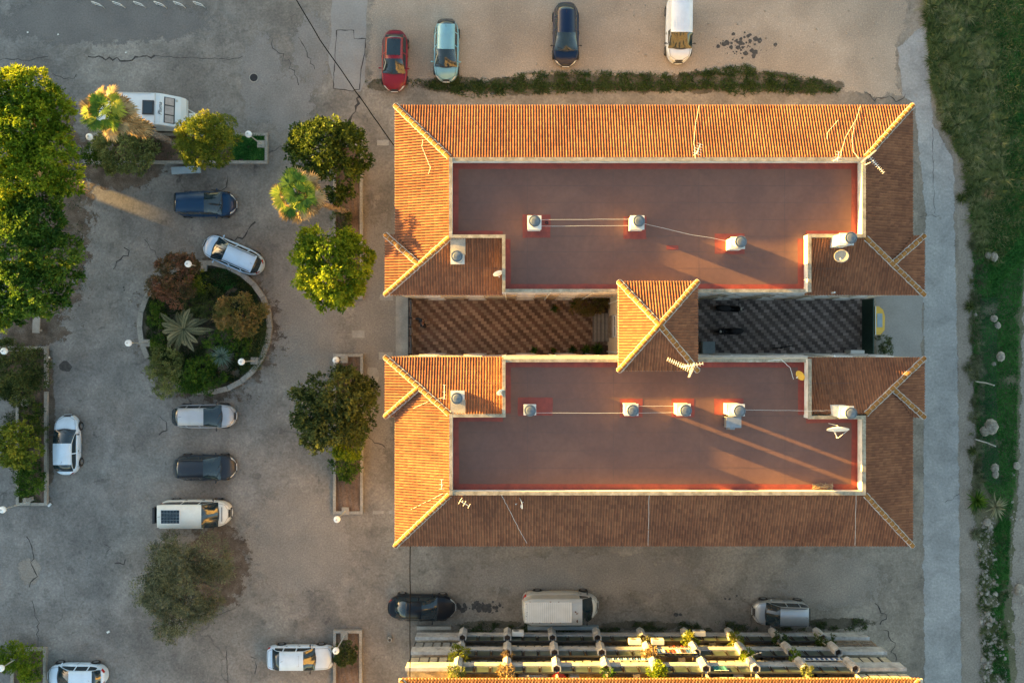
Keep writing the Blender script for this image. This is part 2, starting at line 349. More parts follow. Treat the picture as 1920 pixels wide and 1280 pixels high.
sheet('gravel_lot', [(692,-200),(1700,-200),(1716,-60),(1703,60),(1687,90),(1690,160),(1697,182),(1650,190),(1600,180),(1500,172),(1400,165),(1250,172),(1100,166),(950,172),(850,165),(790,160),(720,158),(690,160),(684,100),(690,0)], .004, 'gravel_soft', .05, soft=.7)
sheet('concrete_road', [(1712,60),(1740,40),(1752,230),(1790,300),(1798,640),(1802,1000),(1808,1500),(1733,1500),(1728,1000),(1730,640),(1728,560),(1733,400),(1712,200),(1690,180),(1680,90)], .008, 'road_soft', .02, soft=.25)

def strip(name, left, right, z, m, n=120):
    """ribbon of ground between two pixel polylines, ragged on both sides"""
    def at(pl, f):
        L = [0]; 
        for a, b in zip(pl, pl[1:]): L.append(L[-1]+math.dist(a, b))
        d = f*L[-1]; i = max(0, min(len(pl)-2, sum(1 for q in L[1:] if q < d))); t = (d-L[i])/(L[i+1]-L[i]); return (pl[i][0]+(pl[i+1][0]-pl[i][0])*t, pl[i][1]+(pl[i+1][1]-pl[i][1])*t)
    rows = []; cv = []
    for k in range(n+1):
        a, b = P(*at(left, k/n), z), P(*at(right, k/n), z); rows.append([a.lerp(b, f) for f in (0, .22, .5, .78, 1)]); cv += [0, 1, 1, 1, 0]
    o = MB().grid(rows).build(name, m); q = o.data.attributes.new('cov', 'FLOAT', 'POINT'); q.data.foreach_set('value', [float(c) for c in cv]); o['kind'] = 'structure'; return o
strip('road_shoulder', [(1745,150),(1750,220),(1784,290),(1792,420),(1792,640),(1796,900),(1797,1050),(1800,1280),(1804,1500)], [(1758,150),(1800,255),(1822,340),(1830,480),(1828,640),(1833,800),(1824,940),(1842,1050),(1857,1280),(1857,1500)], .004, 'shoulder2')
sheet('earth_bank', [(1728,-200),(2600,-200),(2600,1500),(1850,1500),(1850,1280),(1835,1050),(1815,940),(1826,800),(1820,640),(1822,480),(1815,330),(1790,250),(1752,230),(1735,60)], .012, 'bank', .05, soft=.5)
sheet('dirt_track', [(1922,400),(1912,600),(1907,900),(1897,1000),(1893,1100),(1902,1280),(1902,1500),(2400,1500),(2400,300),(1940,200)], .02, 'shoulder2', .05, soft=.35)
sheet('concrete_strip', [(621,-100),(690,-100),(690,0),(686,60),(684,150),(676,172),(627,165),(616,120),(622,60)], .006, 'pale_patch', .04)
sheet('concrete_slab', [(742,555),(765,555),(765,669),(742,669)], .05, 'cement', 0)
sheet('courtyard_paving', [(764,540),(1165,540),(1165,690),(764,690)], .016, 'paving', 0)
sheet('courtyard_paving', [(1308,540),(1621,540),(1621,690),(1308,690)], .016, 'paving2', 0)
sheet('side_apron', [(1642,500),(1728,500),(1728,700),(1642,700)], .006, 'pale_patch', .08)
for k, (x, y, w, h) in enumerate([(672,626,23,14),(723,667,26,14),(725,557,24,12),(718,268,22,10),(709,960,20,6),(737,960,16,6),(668,269,12,7)]):
    o = sheet('concrete_cover', [(x-w/2,y-h/2),(x+w/2,y-h/2),(x+w/2,y+h/2),(x-w/2,y+h/2)], .02, 'cement', .02, .2)
sheet('cement_spill', [(690,688),(706,690),(712,702),(708,722),(700,720),(696,706),(688,700)], .008, 'cement', .05, .3)
# cracks drawn where the photograph shows them
mb = MB()
def crack(px, w=.06, amp=.06, z=.012):
    pts = wob([P(x, y, z) for x, y in px], .25, amp, closed=False)
    mb.ribbon(pts, [w*random.uniform(.3, 1.3) for _ in pts])
crack([(631,57),(663,57),(664,73),(686,73),(684,100),(677,130),(674,168),(660,171),(625,166),(631,57)], .07, .015)
crack([(0,113),(60,113),(90,106)], .05); crack([(165,105),(205,108),(240,114),(262,108),(290,104)], .12, .1)
crack([(290,104),(360,108),(430,112),(455,106)], .04, .06); crack([(98,138),(120,149),(138,148),(143,140)], .07)
crack([(478,415),(465,430),(460,442),(440,451),(425,450)], .1, .1); crack([(428,330),(424,350),(415,358),(395,355)], .09, .1)
crack([(232,465),(243,470),(240,480),(225,486),(212,505)], .08, .1); crack([(50,1005),(62,1040),(60,1060),(70,1080),(55,1100)], .08, .1)
crack([(60,1125),(70,1160),(72,1195),(66,1230)], .05, .08); crack([(195,1020),(207,1026),(200,1034)], .08)
crack([(215,1055),(232,1058),(235,1048)], .08); crack([(425,1210),(428,1280)], .05); crack([(470,1230),(482,1235),(478,1262)], .06)
crack([(1620,172),(1632,178),(1640,190),(1652,184),(1668,180),(1680,192),(1695,184),(1698,176)], .09, .06)
crack([(675,180),(668,200),(660,215),(655,235)], .18, .1); crack([(1748,240),(1750,330),(1752,400)], .03, .03)
crack([(1760,405),(1720,405)], .03); crack([(1772,940),(1790,930),(1798,926)], .04)
crack([(690,820),(710,832),(722,838)], .06, .08); crack([(560,70),(575,100),(590,130)], .06, .1); crack([(500,60),(512,90),(545,120),(560,160)], .05, .12)
crack([(300,780),(312,790),(312,805),(298,815)], .08, .08); crack([(270,450),(290,470),(300,500)], .04, .1); crack([(850,285),(830,290)], .05)
crack([(1655,1180),(1670,1200),(1680,1240)], .06, .12); crack([(1640,1130),(1660,1150),(1650,1170)], .1, .15)
tag(mb.build('ground_cracks', 'crack'), kind='structure')
mb = MB()   # oil and damp stains
def stain(cx, cy, sx, sy, n, r, z=.01):
    for _ in range(n):
        p = P(random.gauss(cx, sx), random.gauss(cy, sy), z+random.random()*.004); rr = r*random.choice((.25,.4,.6,1.0,1.4))*random.uniform(.7, 1.2)
        k = 9; mb.add([(p.x+rr*random.uniform(.7, 1.2)*math.cos(2*math.pi*i/k), p.y+rr*random.uniform(.7, 1.2)*math.sin(2*math.pi*i/k), p.z) for i in range(k)], [tuple(range(k))])
stain(905,1138,17,5,80,.13); stain(862,1140,3,4,8,.12); stain(1388,88,24,11,80,.13); stain(1370,1120,14,3,12,.09); stain(1275,1152,8,2,5,.1); stain(125,686,1,1,1,.3); stain(230,540,2,2,3,.12)
tag(mb.build('oil_stains', 'oil'), kind='structure')
def blob_sheet(name, cx, cy, rx, ry, m, z=.009):
    """round patch whose cover fades raggedly to its edge"""
    c = P(cx, cy, z); n = 40; rows = []; cv = []
    for r in (.001, .35, .6, .8, 1.0, 1.12):
        rows.append([(c.x+rx*.0377*r*math.cos(2*math.pi*k/n), c.y+ry*.0377*r*math.sin(2*math.pi*k/n), z) for k in range(n+1)]); cv += [max(0, 1.25-1.1*r*r)]*(n+1)
    o = MB().grid(rows[::-1]).build(name, m); at = o.data.attributes.new('cov', 'FLOAT', 'POINT'); at.data.foreach_set('value', [q for i in range(6) for q in cv[(5-i)*(n+1):(6-i)*(n+1)]]); o['kind'] = 'structure'; return o
blob_sheet('leaf_litter', 392, 622, 150, 150, 'leaf_litter')
blob_sheet('leaf_litter', 85, 395, 100, 265, 'leaf_litter', .007)
blob_sheet('leaf_litter', 405, 1060, 72, 95, 'leaf_litter', .007)
blob_sheet('leaf_litter', 225, 318, 90, 45, 'leaf_litter', .0085)
blob_sheet('leaf_litter', 88, 790, 18, 170, 'leaf_litter', .0075)
blob_sheet('leaf_litter', 60, 620, 80, 40, 'leaf_litter', .0072)
blob_sheet('repair_patch', 490, 150, 45, 100, 'patch_soft', .005)
blob_sheet('repair_patch', 585, 95, 42, 85, 'patch_soft', .005)
blob_sheet('repair_patch', 540, 190, 60, 70, 'patch_soft', .0055)
blob_sheet('repair_patch', 55, 1070, 24, 30, 'shoulder_soft', .005)
blob_sheet('dirt_patch', 570, 620, 90, 130, 'shoulder_soft', .0048)
blob_sheet('dirt_patch', 560, 1020, 120, 120, 'shoulder_soft', .0049)
blob_sheet('dirt_patch', 1100, 1080, 260, 50, 'shoulder_soft', .0047)
blob_sheet('dirt_patch', 1560, 1090, 120, 60, 'shoulder_soft', .0046)
blob_sheet('dirt_patch', 705, 640, 50, 300, 'shoulder_soft', .0045)
blob_sheet('damp_patch', 190, 40, 240, 50, 'damp_soft', .0044)
# ------------------------------------------------------------------ roofs
ZE, ZC, ZP, ZF = 9.6, 11.1, 11.4, 10.5
WAVE = [(0,0),(.10,.038),(.25,.062),(.40,.038),(.5,0),(.75,-.012)]
def tile_slope(poly, parent, name='tile_slope', e=(0,1), pitch=.165, course=.3):
    """corrugated clay tiles over a 3-D polygon; e = the two indices of its eave"""
    poly = [Vector(p) for p in poly]; a, b = poly[e[0]], poly[e[1]]
    u = (b-a).normalized(); far = max(poly, key=lambda p: ((p-a)-u*(p-a).dot(u)).length)
    w = (far-a)-u*(far-a).dot(u); v = w.normalized(); n = u.cross(v)
    if n.z < 0: n = -n
    q = [((p-a).dot(u), (p-a).dot(v)) for p in poly]
    u0, u1 = min(x for x, _ in q), max(x for x, _ in q); vm = max(y for _, y in q)
    def span(x):
        ys = []
        for (x0, y0), (x1, y1) in zip(q, q[1:]+q[:1]):
            if abs(x1-x0) < 1e-6: continue
            if min(x0, x1)-1e-6 <= x <= max(x0, x1)+1e-6: ys.append(y0+(y1-y0)*(x-x0)/(x1-x0))
        return (min(ys), max(ys)) if ys else (0, 0)
    nc = int(math.ceil(vm/course)); rows = []
    for k in range(nc):
        rows.append((k*course, .026)); rows.append(((k+1)*course-.004, 0.0))
    cols = []; k0 = 0
    while k0*pitch < u1-u0:
        for f, h in WAVE: 
            x = (k0+f)*pitch
            if x < u1-u0: cols.append((u0+x, h, k0))
        k0 += 1
    cols.append((u1-1e-4, 0, k0))
    V = np.zeros((len(cols), len(rows), 3)); A = np.array(a); U = np.array(u); VV = np.array(v); NN = np.array(n)
    T = rng.random((k0+2, nc+1)); T = T*.8+.2*rng.random((k0+2, 1))
    okm = np.zeros((len(cols), len(rows)))
    for i, (x, h, _) in enumerate(cols):
        lo, hi = span(min(max(x, u0+1e-4), u1-1e-4))
        if abs(lo) < 1e-5: lo = -.05
        for j, (y, st) in enumerate(rows):
            yy = min(max(y, lo), hi); okm[i, j] = yy; st = st+(T[cols[i][2], j//2]-.5)*.010*(h > .01)
            V[i, j] = A+U*x+VV*yy+NN*(h+st)
    qs = []; rd = []
    for i in range(len(cols)-1):
        for j in range(len(rows)-1):
            if okm[i, j+1]-okm[i, j] < 1e-6 and okm[i+1, j+1]-okm[i+1, j] < 1e-6: continue
            qs.append((V[i, j], V[i+1, j], V[i+1, j+1], V[i, j+1])); rd.append(T[cols[i][2], j//2])
    Q = np.array(qs)
    if (np.cross(Q[0,1]-Q[0,0], Q[0,3]-Q[0,0]))[2] < 0: Q = Q[:, ::-1]
    o = fast_mesh(name, Q, None, np.array(rd), 'tile', parent); return o

def hip_caps(lines, parent, r=.118):
    """ridge tiles bedded in white mortar along each line"""
    for p, q in lines:
        mt = MB(); tl = MB(); rd = []
        p, q = Vector(p), Vector(q); L = (q-p).length; t = (q-p)/L; s = t.cross(Vector((0,0,1))).normalized(); up = s.cross(t)
        if up.z < 0: up = -up
        n = max(1, int(round(L/.36)))
        for i in range(n):
            a = p+t*(L*i/n)-t*.02; b = p+t*(L*(i+1)/n)+t*.05; r0 = r*1.07; r1 = r*.9
            ring = lambda c, rr: [c+s*(rr*math.cos(math.pi*k/6))+up*(rr*math.sin(math.pi*k/6)*.85+.05) for k in range(7)]
            A, B = ring(a, r0), ring(b, r1); tl.add(A+B, [(k, k+1, 8+k, 7+k) for k in range(6)]+[tuple(range(7))])
            rv = random.random(); rd += [rv]*7
            mt.tube([a+s*(r0+.008)*math.cos(math.pi*k/6)+up*((r0+.012)*math.sin(math.pi*k/6)*.85+.05) for k in range(7)], .011, 4, False)
        for sg in (-1, 1):
            pts = []
            for i in range(n*3+1):
                c = p.lerp(q, i/(n*3)); pts.append(c+s*sg*(r+.03+random.uniform(-.015, .02))+up*.035)
            mt.tube(pts, [random.uniform(.018, .036) for _ in pts], 5)
        h_ = tl.build('hip_ridge', 'hip', parent, smooth=False); mt.build('ridge_mortar', 'mortar', h_)

def parapet(path, parent, heights=None, t=.165):
    """render-white upstand with a stained coping, along a closed path of world points"""
    n = len(path); c = sum(path, Vector())/n
    area = sum(p.x*q.y-q.x*p.y for p, q in zip(path, path[1:]+path[:1])); sg = 1 if area > 0 else -1
    up = MB(); cp = MB(); rd = MB(); fl = []
    for i, (p, q) in enumerate(zip(path, path[1:]+path[:1])):
        h = ZP if heights is None else heights[i]; d = (q-p); L = d.length; d.normalize(); inn = Vector((-d.y, d.x, 0))*sg
        M = Matrix(((d.x, inn.x, 0), (d.y, inn.y, 0), (0, 0, 1)))
        m = (p+q)/2; e = .004*i
        up.box((m.x, m.y, (ZF-.3+h-.03)/2+0), (L+t-e, t-e, h-.03-ZF+.3), M=M)
        cp.box((m.x-inn.x*.0, m.y-inn.y*.0, h-.015+e*.5), (L+t+.06-e, t+.05-e, .05), M=M)
        z = ZF+.004+.0012*i
        a = p+d*(t*.4)+inn*(t/2); b = q-d*(t*.4)+inn*(t/2)
        k = max(2, int(L/.8)); ins = [.33+random.uniform(-.02, .02) for _ in range(k+1)]
        rows = [[(a.lerp(b, j/k)).x, (a.lerp(b, j/k)).y, z] for j in range(k+1)]
        r2 = [[rows[j][0]+inn.x*ins[j], rows[j][1]+inn.y*ins[j], z] for j in range(k+1)]
        rd.grid([rows, r2] if sg < 0 else [r2, rows])
        rd.box(((a+b)/2+inn*.006).to_tuple()[:2]+(ZF+.05,), (L-t*1.2, .012, .12-e), M=M)
    up.build('parapet', 'white_wall', parent); cp.build('parapet_coping', 'coping', parent); rd.build('sealant_border', 'red_paint', parent)

def eave_board(pts, parent):
    mb = MB()
    for p, q in zip(pts, pts[1:]):
        p, q = Vector(p), Vector(q); d = (q-p).normalized(); s = Vector((-d.y, d.x, 0)); m = (p+q)/2
        M = Matrix(((d.x, s.x, 0), (d.y, s.y, 0), (0, 0, 1))); mb.box((m.x, m.y, p.z-.09), ((q-p).length, .04, .12), M=M)
    mb.build('eave_board', 'cream_wall', parent)

def chimney(parent, px, py, top_px, h=2.1, z0=ZF, patch=None, name='chimney', bw=.74, wide=None):
    """white vent stack with a round cowl; px,py = foot on the roof"""
    b = P(px, py, z0); bh = h-.75
    m = MB(); m.box((b.x, b.y, z0+bh/2-.15), (bw, wide or bw, bh+.3)); m.box((b.x, b.y, z0+bh+.03), (bw+.08, (wide or bw)+.08, .06))
    m.lathe([(.30, 0), (.30, .55), (.335, .56), (.335, .64), (.30, .65)], (b.x, b.y, z0+bh+.06), 20)
    ch = m.build(name, 'white_wall', parent)
    c = MB().lathe([(.295, 0), (.30, .03), (.20, .07), (.0001, .085)], (b.x, b.y, z0+bh+.70), 20)
    c.lathe([(.345, -.01), (.345, .03), (.305, .035), (.305, -.01)], (b.x, b.y, z0+bh+.72), 20)
    for k in range(3):
        a = k*2.1; c.tube([(b.x+.33*math.cos(a), b.y+.33*math.sin(a), z0+bh+.45), (b.x+.33*math.cos(a), b.y+.33*math.sin(a), z0+bh+.75)], .012, 4)
    c.build('cowl', 'cowl', ch)
    if patch:
        x0, y0, x1, y1 = patch; p0, p1 = P(x0, y1, z0), P(x1, y0, z0); z = z0+.006+random.random()*.001
        pts = wob([Vector((p0.x,p0.y,z)), Vector((p1.x,p0.y,z)), Vector((p1.x,p1.y,z)), Vector((p0.x,p1.y,z))], .3, .012)
        MB().add(pts, [tuple(range(len(pts)))]).build('sealant_patch', 'red_paint', parent)
    return ch

# ---- windows (mesh shared by all)
WIN = {}
def window(parent, x, y, z, face, w=1.1, h=1.2, shut=.0):
    """face = +1 looks towards +Y, -1 towards -Y, 2 = -X, 3 = +X"""
    key = (w, h, shut)
    if key not in WIN:
        fr = MB()
        for sx in (-1, 1): fr.box((sx*(w/2-.03), .03, 0), (.06, .06, h))
        for sz in (-1, 1): fr.box((0, .032, sz*(h/2-.03)), (w-.12, .06, .06))
        fr.box((0, .03, 0), (.05, .05, h-.12))
        gl = MB().box((0, .012, 0), (w-.12, .02, h-.12)); si = MB().box((0, .07, -h/2-.03), (w+.16, .16, .05))
        sh = MB().box((0, .02, h/2-.06-shut*h/2), (w-.13, .03, shut*h)) if shut else None
        WIN[key] = [q.build(nm, mt_) for q, nm, mt_ in ((fr,'window','white_metal'),(gl,'pane','glass'),(si,'sill','mortar'))]+([sh.build('shutter','shutter')] if sh else [])
        for o in WIN[key]: C.objects.unlink(o)
    rz = {1: 0, -1: math.pi, 2: math.pi/2, 3: -math.pi/2}[face]
    src = WIN[key]; f = src[0].copy(); C.objects.link(f); f.parent = parent
    off = Vector(parent.location); f.location = Vector((x, y, z))-off; f.rotation_euler = (0, 0, rz)
    for s_ in src[1:]:
        c = s_.copy(); C.objects.link(c); c.parent = f
    return f

def seams(parent, x0, x1, y0, y1, n, z):
    mb = MB()
    for i in range(1, n):
        y = y0+(y1-y0)*i/n+random.uniform(-.05, .05)
        mb.ribbon([(x0+(x1-x0)*k/24, y+random.uniform(-.01, .01), z) for k in range(25)], .03)
    for x in np.arange(x0+4, x1-1, 5.1):
        mb.ribbon([(x, y0, z+.0015), (x, y1, z+.0015)], .025)
    mb.build('membrane_seam', 'seam', parent)

# =============================== north block
def px3(l): return [P(*t) for t in l]
NB = thing('apartment_block', 'northern apartment block, sunlit tiled slope along the gravel lot', 'building', (8.5, 9, 0))
Aw, Ae = P(784, 494, 10.38), P(1674, 494, 10.38)
Cw, Ce = (842.5, 446, ZC), (1623, 446, ZC)
tile_slope(px3([(741,198,ZE),(1711,198,ZE),(1623,295.5,ZC),(842.5,295.5,ZC)]), NB)
tile_slope(px3([(741,442,ZE),(741,198,ZE),(842.5,295.5,ZC),Cw])+[Aw], NB)
tile_slope(px3([(722,553,ZE),(722,440,ZE)])+[Aw], NB, 'tile_slope')
tile_slope(px3([(722,440,ZE),(741,440,ZE)])+[Aw], NB, 'tile_slope')
tile_slope(px3([(722,553,ZE),(943,553,ZE),(943,446,ZC),Cw]), NB)
tile_slope(px3([(1711,198,ZE),(1711,444,ZE)])+[Ae]+px3([Ce,(1623,295.5,ZC)]), NB)
tile_slope(px3([(1733,442,ZE),(1733,552,ZE)])+[Ae], NB, 'tile_slope')
tile_slope(px3([(1711,442,ZE),(1733,442,ZE)])+[Ae], NB, 'tile_slope')
tile_slope(px3([(1508,553,ZE),(1733,553,ZE),Ce,(1519,446,ZC)]), NB)
hip_caps([(P(741,198,ZE),P(842.5,295.5,ZC)),(P(1711,198,ZE),P(1623,295.5,ZC)),(P(722,553,ZE),P(*Cw)),(P(722,440,ZE),Aw),(P(1733,553,ZE),P(*Ce)),(P(1733,442,ZE),Ae)], NB)
eave_board(px3([(945,553,ZE),(722,553,ZE),(722,440,ZE),(741,440,ZE),(741,198,ZE),(1711,198,ZE),(1711,442,ZE),(1733,442,ZE),(1733,553,ZE),(1508,553,ZE)]), NB)
path = px3([(845,298.5,ZP),(1620,298.5,ZP),(1620,442,ZP),(1518,442,ZP),(1518,544,ZP),(944.5,544,ZP),(944.5,443,ZP),(845,443,ZP)])
hN = [ZP,ZP,ZP,ZP,10.9,ZP,ZP,ZP]
for p in path: p.z = 0
parapet(path, NB, hN)
MB().add([(p.x,p.y,ZF) for p in path][::-1], [tuple(range(8))]).build('flat_roof', 'membrane', NB)
seams(NB, path[0].x+.5, path[1].x-.5, path[5].y+.3, path[0].y-.4, 7, ZF+.003)
w = MB()
w.prism([(-6.6,3.0),(23.75,3.0),(23.75,13.8),(-6.6,13.8)], 0, 9.5); w.box((8.55,3.25,9.9),(18.1,.5,1.1)); w.prism([(-7.25,3.005),(-6.595,3.005),(-6.595,6.1),(-7.25,6.1)], 0, 9.5); w.prism([(23.745,3.005),(24.45,3.005),(24.45,6.1),(23.745,6.1)], 0, 9.5)
w.build('wall', 'cream_wall', NB)
# soffits close the eaves
s = MB(); s.box((8.57, 14.0, ZE-.17), (31.2, .5, .04)); s.box((-6.85, 10, ZE-.172), (.5, 8.2, .04)); s.box((24.0, 10, ZE-.173), (.5, 8.2, .04)); s.build('soffit', 'white_wall', NB)
cr = MB(); cr.box((8.5, 2.955, 10.15), (18.2, .1, .22)); cr.box((8.5, 2.94, 9.75), (18.2, .16, .12)); cr.box((8.5, 2.97, 6.6), (30, .07, .14)); cr.box((8.5, 2.972, 3.5), (30, .07, .14)); cr.build('string_course', 'mortar', NB)
pp = MB()
for x in (-.4, 2.3, 4.9, 13.2, 16.1, 19.3): pp.tube([(x,2.93,.02),(x,2.93,10.2)], .05, 6)
pp.build('downpipe', 'white_metal', NB)
for z in (1.7, 4.9, 8.1):
    for i, x in enumerate((-5.2,-2.4,.9,3.6,11.8,14.6,17.6,20.4,22.9)): window(NB, x, 3.0, z, -1, shut=(0,.5)[(i+int(z)) % 2])
for z in (4.9, 8.1):
    for x in (-4,0,4,8,12,16,20): window(NB, x, 13.8, z, 1, 1.3, 1.2)
    for y in (8.5, 11.5): window(NB, -6.6, y, z, 2, 1.3, 1.2); window(NB, 23.75, y, z, 3, 1.3, 1.2)
chimney(NB, 1001, 422, None, 1.9, patch=(980,402,1032,446)); chimney(NB, 1190, 422, None, 1.9, patch=(1169,406,1212,448))
chimney(NB, 1373, 460, None, 2.1, patch=(1340,438,1396,476), wide=.62); chimney(NB, 1566, 455, None, 2.6, z0=10.75, wide=.62)
chimney(NB, 859, 484, None, 1.3, z0=10.45)
MB().box(P(859, 463, 10.85).to_tuple(), (.88, .95, .55)).build('cement_saddle', 'cement', NB)
for x, y in ((1025,418),(1369,448)): 
    q = P(x, y, ZF); MB().lathe([(.09,0),(.1,.05),(.06,.06),(.055,.01)], (q.x,q.y,ZF+.01), 12).build('roof_drain', 'black_metal', NB)
o = MB().box(P(1261, 464, ZF+.01).to_tuple(), (.7, .24, .01)).build('sealant_patch', 'red_paint', NB)

# =============================== south block
SB = thing('apartment_block', 'southern apartment block, shaded tiled slope facing the balcony block', 'building', (8.5, -6.5, 0))
Bw, Be = P(784, 728, 10.38), P(1674, 729, 10.38)
Dw, De = (842.5, 776, ZC), (1623, 776, ZC)
tile_slope(px3([(1711,1023,ZE),(741,1023,ZE),(843,927,ZC),(1622,927,ZC)]), SB)
tile_slope(px3([(741,1023,ZE),(741,779,ZE)])+[Bw]+px3([Dw,(843,927,ZC)]), SB)
tile_slope(px3([(722,781,ZE),(722,669,ZE)])+[Bw], SB); tile_slope(px3([(741,781,ZE),(722,781,ZE)])+[Bw], SB)
tile_slope(px3([(943,669,ZE),(722,669,ZE),Dw,(943,776,ZC)]), SB)
tile_slope(px3([(1711,781,ZE),(1711,1023,ZE),(1622,927,ZC),De])+[Be], SB)
tile_slope(px3([(1733,671,ZE),(1733,782,ZE)])+[Be], SB); tile_slope(px3([(1733,782,ZE),(1711,782,ZE)])+[Be], SB)
tile_slope(px3([(1733,670,ZE),(1511,670,ZE),(1520,776,ZC),De]), SB)
hip_caps([(P(741,1023,ZE),P(843,927,ZC)),(P(1711,1023,ZE),P(1622,927,ZC)),(P(722,669,ZE),P(*Dw)),(P(722,781,ZE),Bw),(P(1733,671,ZE),P(*De)),(P(1733,782,ZE),Be)], SB)
eave_board(px3([(943,669,ZE),(722,669,ZE),(722,781,ZE),(741,781,ZE),(741,1023,ZE),(1711,1023,ZE),(1711,782,ZE),(1733,782,ZE),(1733,670,ZE),(1511,670,ZE)]), SB)
path = px3([(845.5,924.5,ZP),(1620,924.5,ZP),(1620,782,ZP),(1518.5,782,ZP),(1518.5,676,ZP),(944.7,676,ZP),(944.7,779,ZP),(845.5,779,ZP)])
for p in path: p.z = 0
parapet(path, SB, [ZP,ZP,ZP,ZP,10.9,ZP,ZP,ZP])
MB().add([(p.x,p.y,ZF) for p in path], [tuple(range(8))]).build('flat_roof', 'membrane', SB)
seams(SB, path[0].x+.5, path[1].x-.5, path[0].y+.4, path[5].y-.3, 7, ZF+.003)
w = MB(); w.prism([(-6.6,-11.9),(23.75,-11.9),(23.75,-.95),(-6.6,-.95)], 0, 9.5); w.box((8.55,-1.2,9.9),(18.1,.5,1.1))
w.prism([(-7.25,-4.1),(-6.595,-4.1),(-6.595,-.955),(-7.25,-.955)], 0, 9.5); w.prism([(23.745,-4.1),(24.45,-4.1),(24.45,-.955),(23.745,-.955)], 0, 9.5); w.build('wall', 'cream_wall', SB)
s = MB(); s.box((8.57,-12.1,ZE-.17),(31.2,.5,.04)); s.box((-6.85,-8.2,ZE-.172),(.5,8,.04)); s.box((24.0,-8.2,ZE-.173),(.5,8,.04)); s.build('soffit','white_wall',SB)
cr = MB(); cr.box((8.5,-.905,10.15),(18.2,.1,.22)); cr.box((8.5,-.89,9.75),(18.2,.14,.12)); cr.box((8.5,-.92,6.6),(30,.07,.14)); cr.box((8.5,-.922,3.5),(30,.07,.14)); cr.build('string_course','mortar',SB)
pp = MB()
for x in (-.4, 2.6, 5.2, 13.2, 16.4, 19.3): pp.tube([(x,-.88,.02),(x,-.88,10.2)], .05, 6)
pp.build('downpipe', 'white_metal', SB)
for z in (1.7, 4.9, 8.1):
    for i, x in enumerate((-5.2,-2.4,.9,3.6,11.8,14.6,17.6,20.4,22.9)): window(SB, x, -.95, z, 1, shut=(.5,0)[(i+int(z)) % 2])
for z in (4.9, 8.1):
    for x in (-4,0,4,8,12,16,20): window(SB, x, -11.9, z, -1, 1.3, 1.2)
    for y in (-10,-7): window(SB, -6.6, y, z, 2, 1.3, 1.2); window(SB, 23.75, y, z, 3, 1.3, 1.2)
chimney(SB, 993, 766, None, 1.5, patch=(971,745,1036,779), bw=.66, wide=.55)
chimney(SB, 1179, 765, None, 1.9, patch=(1162,747,1205,782), wide=.62); chimney(SB, 1275, 765, None, 1.9, patch=(1259,747,1302,782), wide=.62)
chimney(SB, 1370, 765, None, 2.2, patch=(1339,747,1394,778), wide=.62, bw=.85); chimney(SB, 1566, 768, None, 2.6, z0=10.75, wide=.62)
chimney(SB, 859, 744, None, 1.3, z0=10.45)
MB().box(P(859, 762, 10.85).to_tuple(), (.88, .8, .55)).build('cement_saddle', 'cement', SB)

# =============================== stair tower between the blocks
ZT = 12.0
TW = thing('stair_tower', 'square stair tower with a pyramid tiled roof joining the two apartment blocks', 'building', (8.4, .8, 0))
a, b, c, d = px3([(1160,528,ZT),(1308,528,ZT),(1308,695,ZT),(1160,695,ZT)]); ap = P(1237, 609, 13.5)
tile_slope([a,b,ap], TW); tile_slope([b,c,ap], TW); tile_slope([c,d,ap], TW); tile_slope([d,a,ap], TW)
hip_caps([(a,ap),(b,ap),(c,ap),(d,ap)], TW); eave_board([a,b,c,d,a], TW)
w = MB().prism([(6.75,-1.2),(10.2,-1.2),(10.2,3.0),(6.75,3.0)], 0, 11.95); w.build('wall', 'cream_wall', TW)
MB().box(((a.x+b.x)/2, (a.y+c.y)/2, ZT-.16), (b.x-a.x-.06, a.y-c.y-.06, .05)).build('soffit', 'white_wall', TW)
for z in (4.9, 8.1): window(TW, 6.75, 1.0, z, 2, 1.4, 1.2); window(TW, 10.2, 1.0, z, 3, 1.4, 1.2)
dd = MB().box((6.72, 1.0, 1.9), (.06, 1.5, 2.1)).build('entrance_door', 'wood', TW); MB().tube([(6.66,.5,1.7),(6.66,.5,2.2)], .02).build('door_handle', 'metal_grey', dd)
for k in range(5):
    s_ = MB().box((5.82+.26*k, .98, .085*(k+1)), (.26, 2.0, .17*(k+1))).build('entrance_step', 'cement', TW)
    MB().box((5.70+.26*k+.02, .98, .17*(k+1)+.004), (.045, 1.98, .006)).build('step_shade_line', 'crack', s_)  # dark strip painted in for the shade at each step edge
pp = MB(); pp.tube([(6.68,2.6,0),(6.68,2.6,11.8)], .05); pp.tube([(6.68,-.7,0),(6.68,-.7,11.8)], .05); pp.build('downpipe', 'white_metal', TW)
MB().box((10.6, .95, 6), (.75, 3.3, .12)).build('landing', 'cream_wall', TW)

# =============================== balcony block at the foot of the picture
YB = -20.26; BB = thing('balcony_block', 'apartment building with three rows of pale balconies and hexagonal planters facing the road', 'building', (9, -26, 0))
e1, e2 = P(752,1275,10.2), P(1722,1275,10.2); r1 = Vector((e1.x+3.3, e1.y-3.3, 11.7)); r2 = Vector((e2.x-3.3, e1.y-3.3, 11.7))
YS = -32.5; e3 = Vector((e2.x, YS, 10.2)); e4 = Vector((e1.x, YS, 10.2)); r3 = Vector((r2.x, YS+3.3, 11.7)); r4 = Vector((r1.x, YS+3.3, 11.7))
tile_slope([e1,e2,r2,r1], BB, pitch=.2); tile_slope([e2,e3,r3,r2], BB, pitch=.3); tile_slope([e4,e1,r1,r4], BB, pitch=.3); tile_slope([e3,e4,r4,r3], BB, pitch=.3)
hip_caps([(e1,r1),(e2,r2),(e3,r3),(e4,r4)], BB)
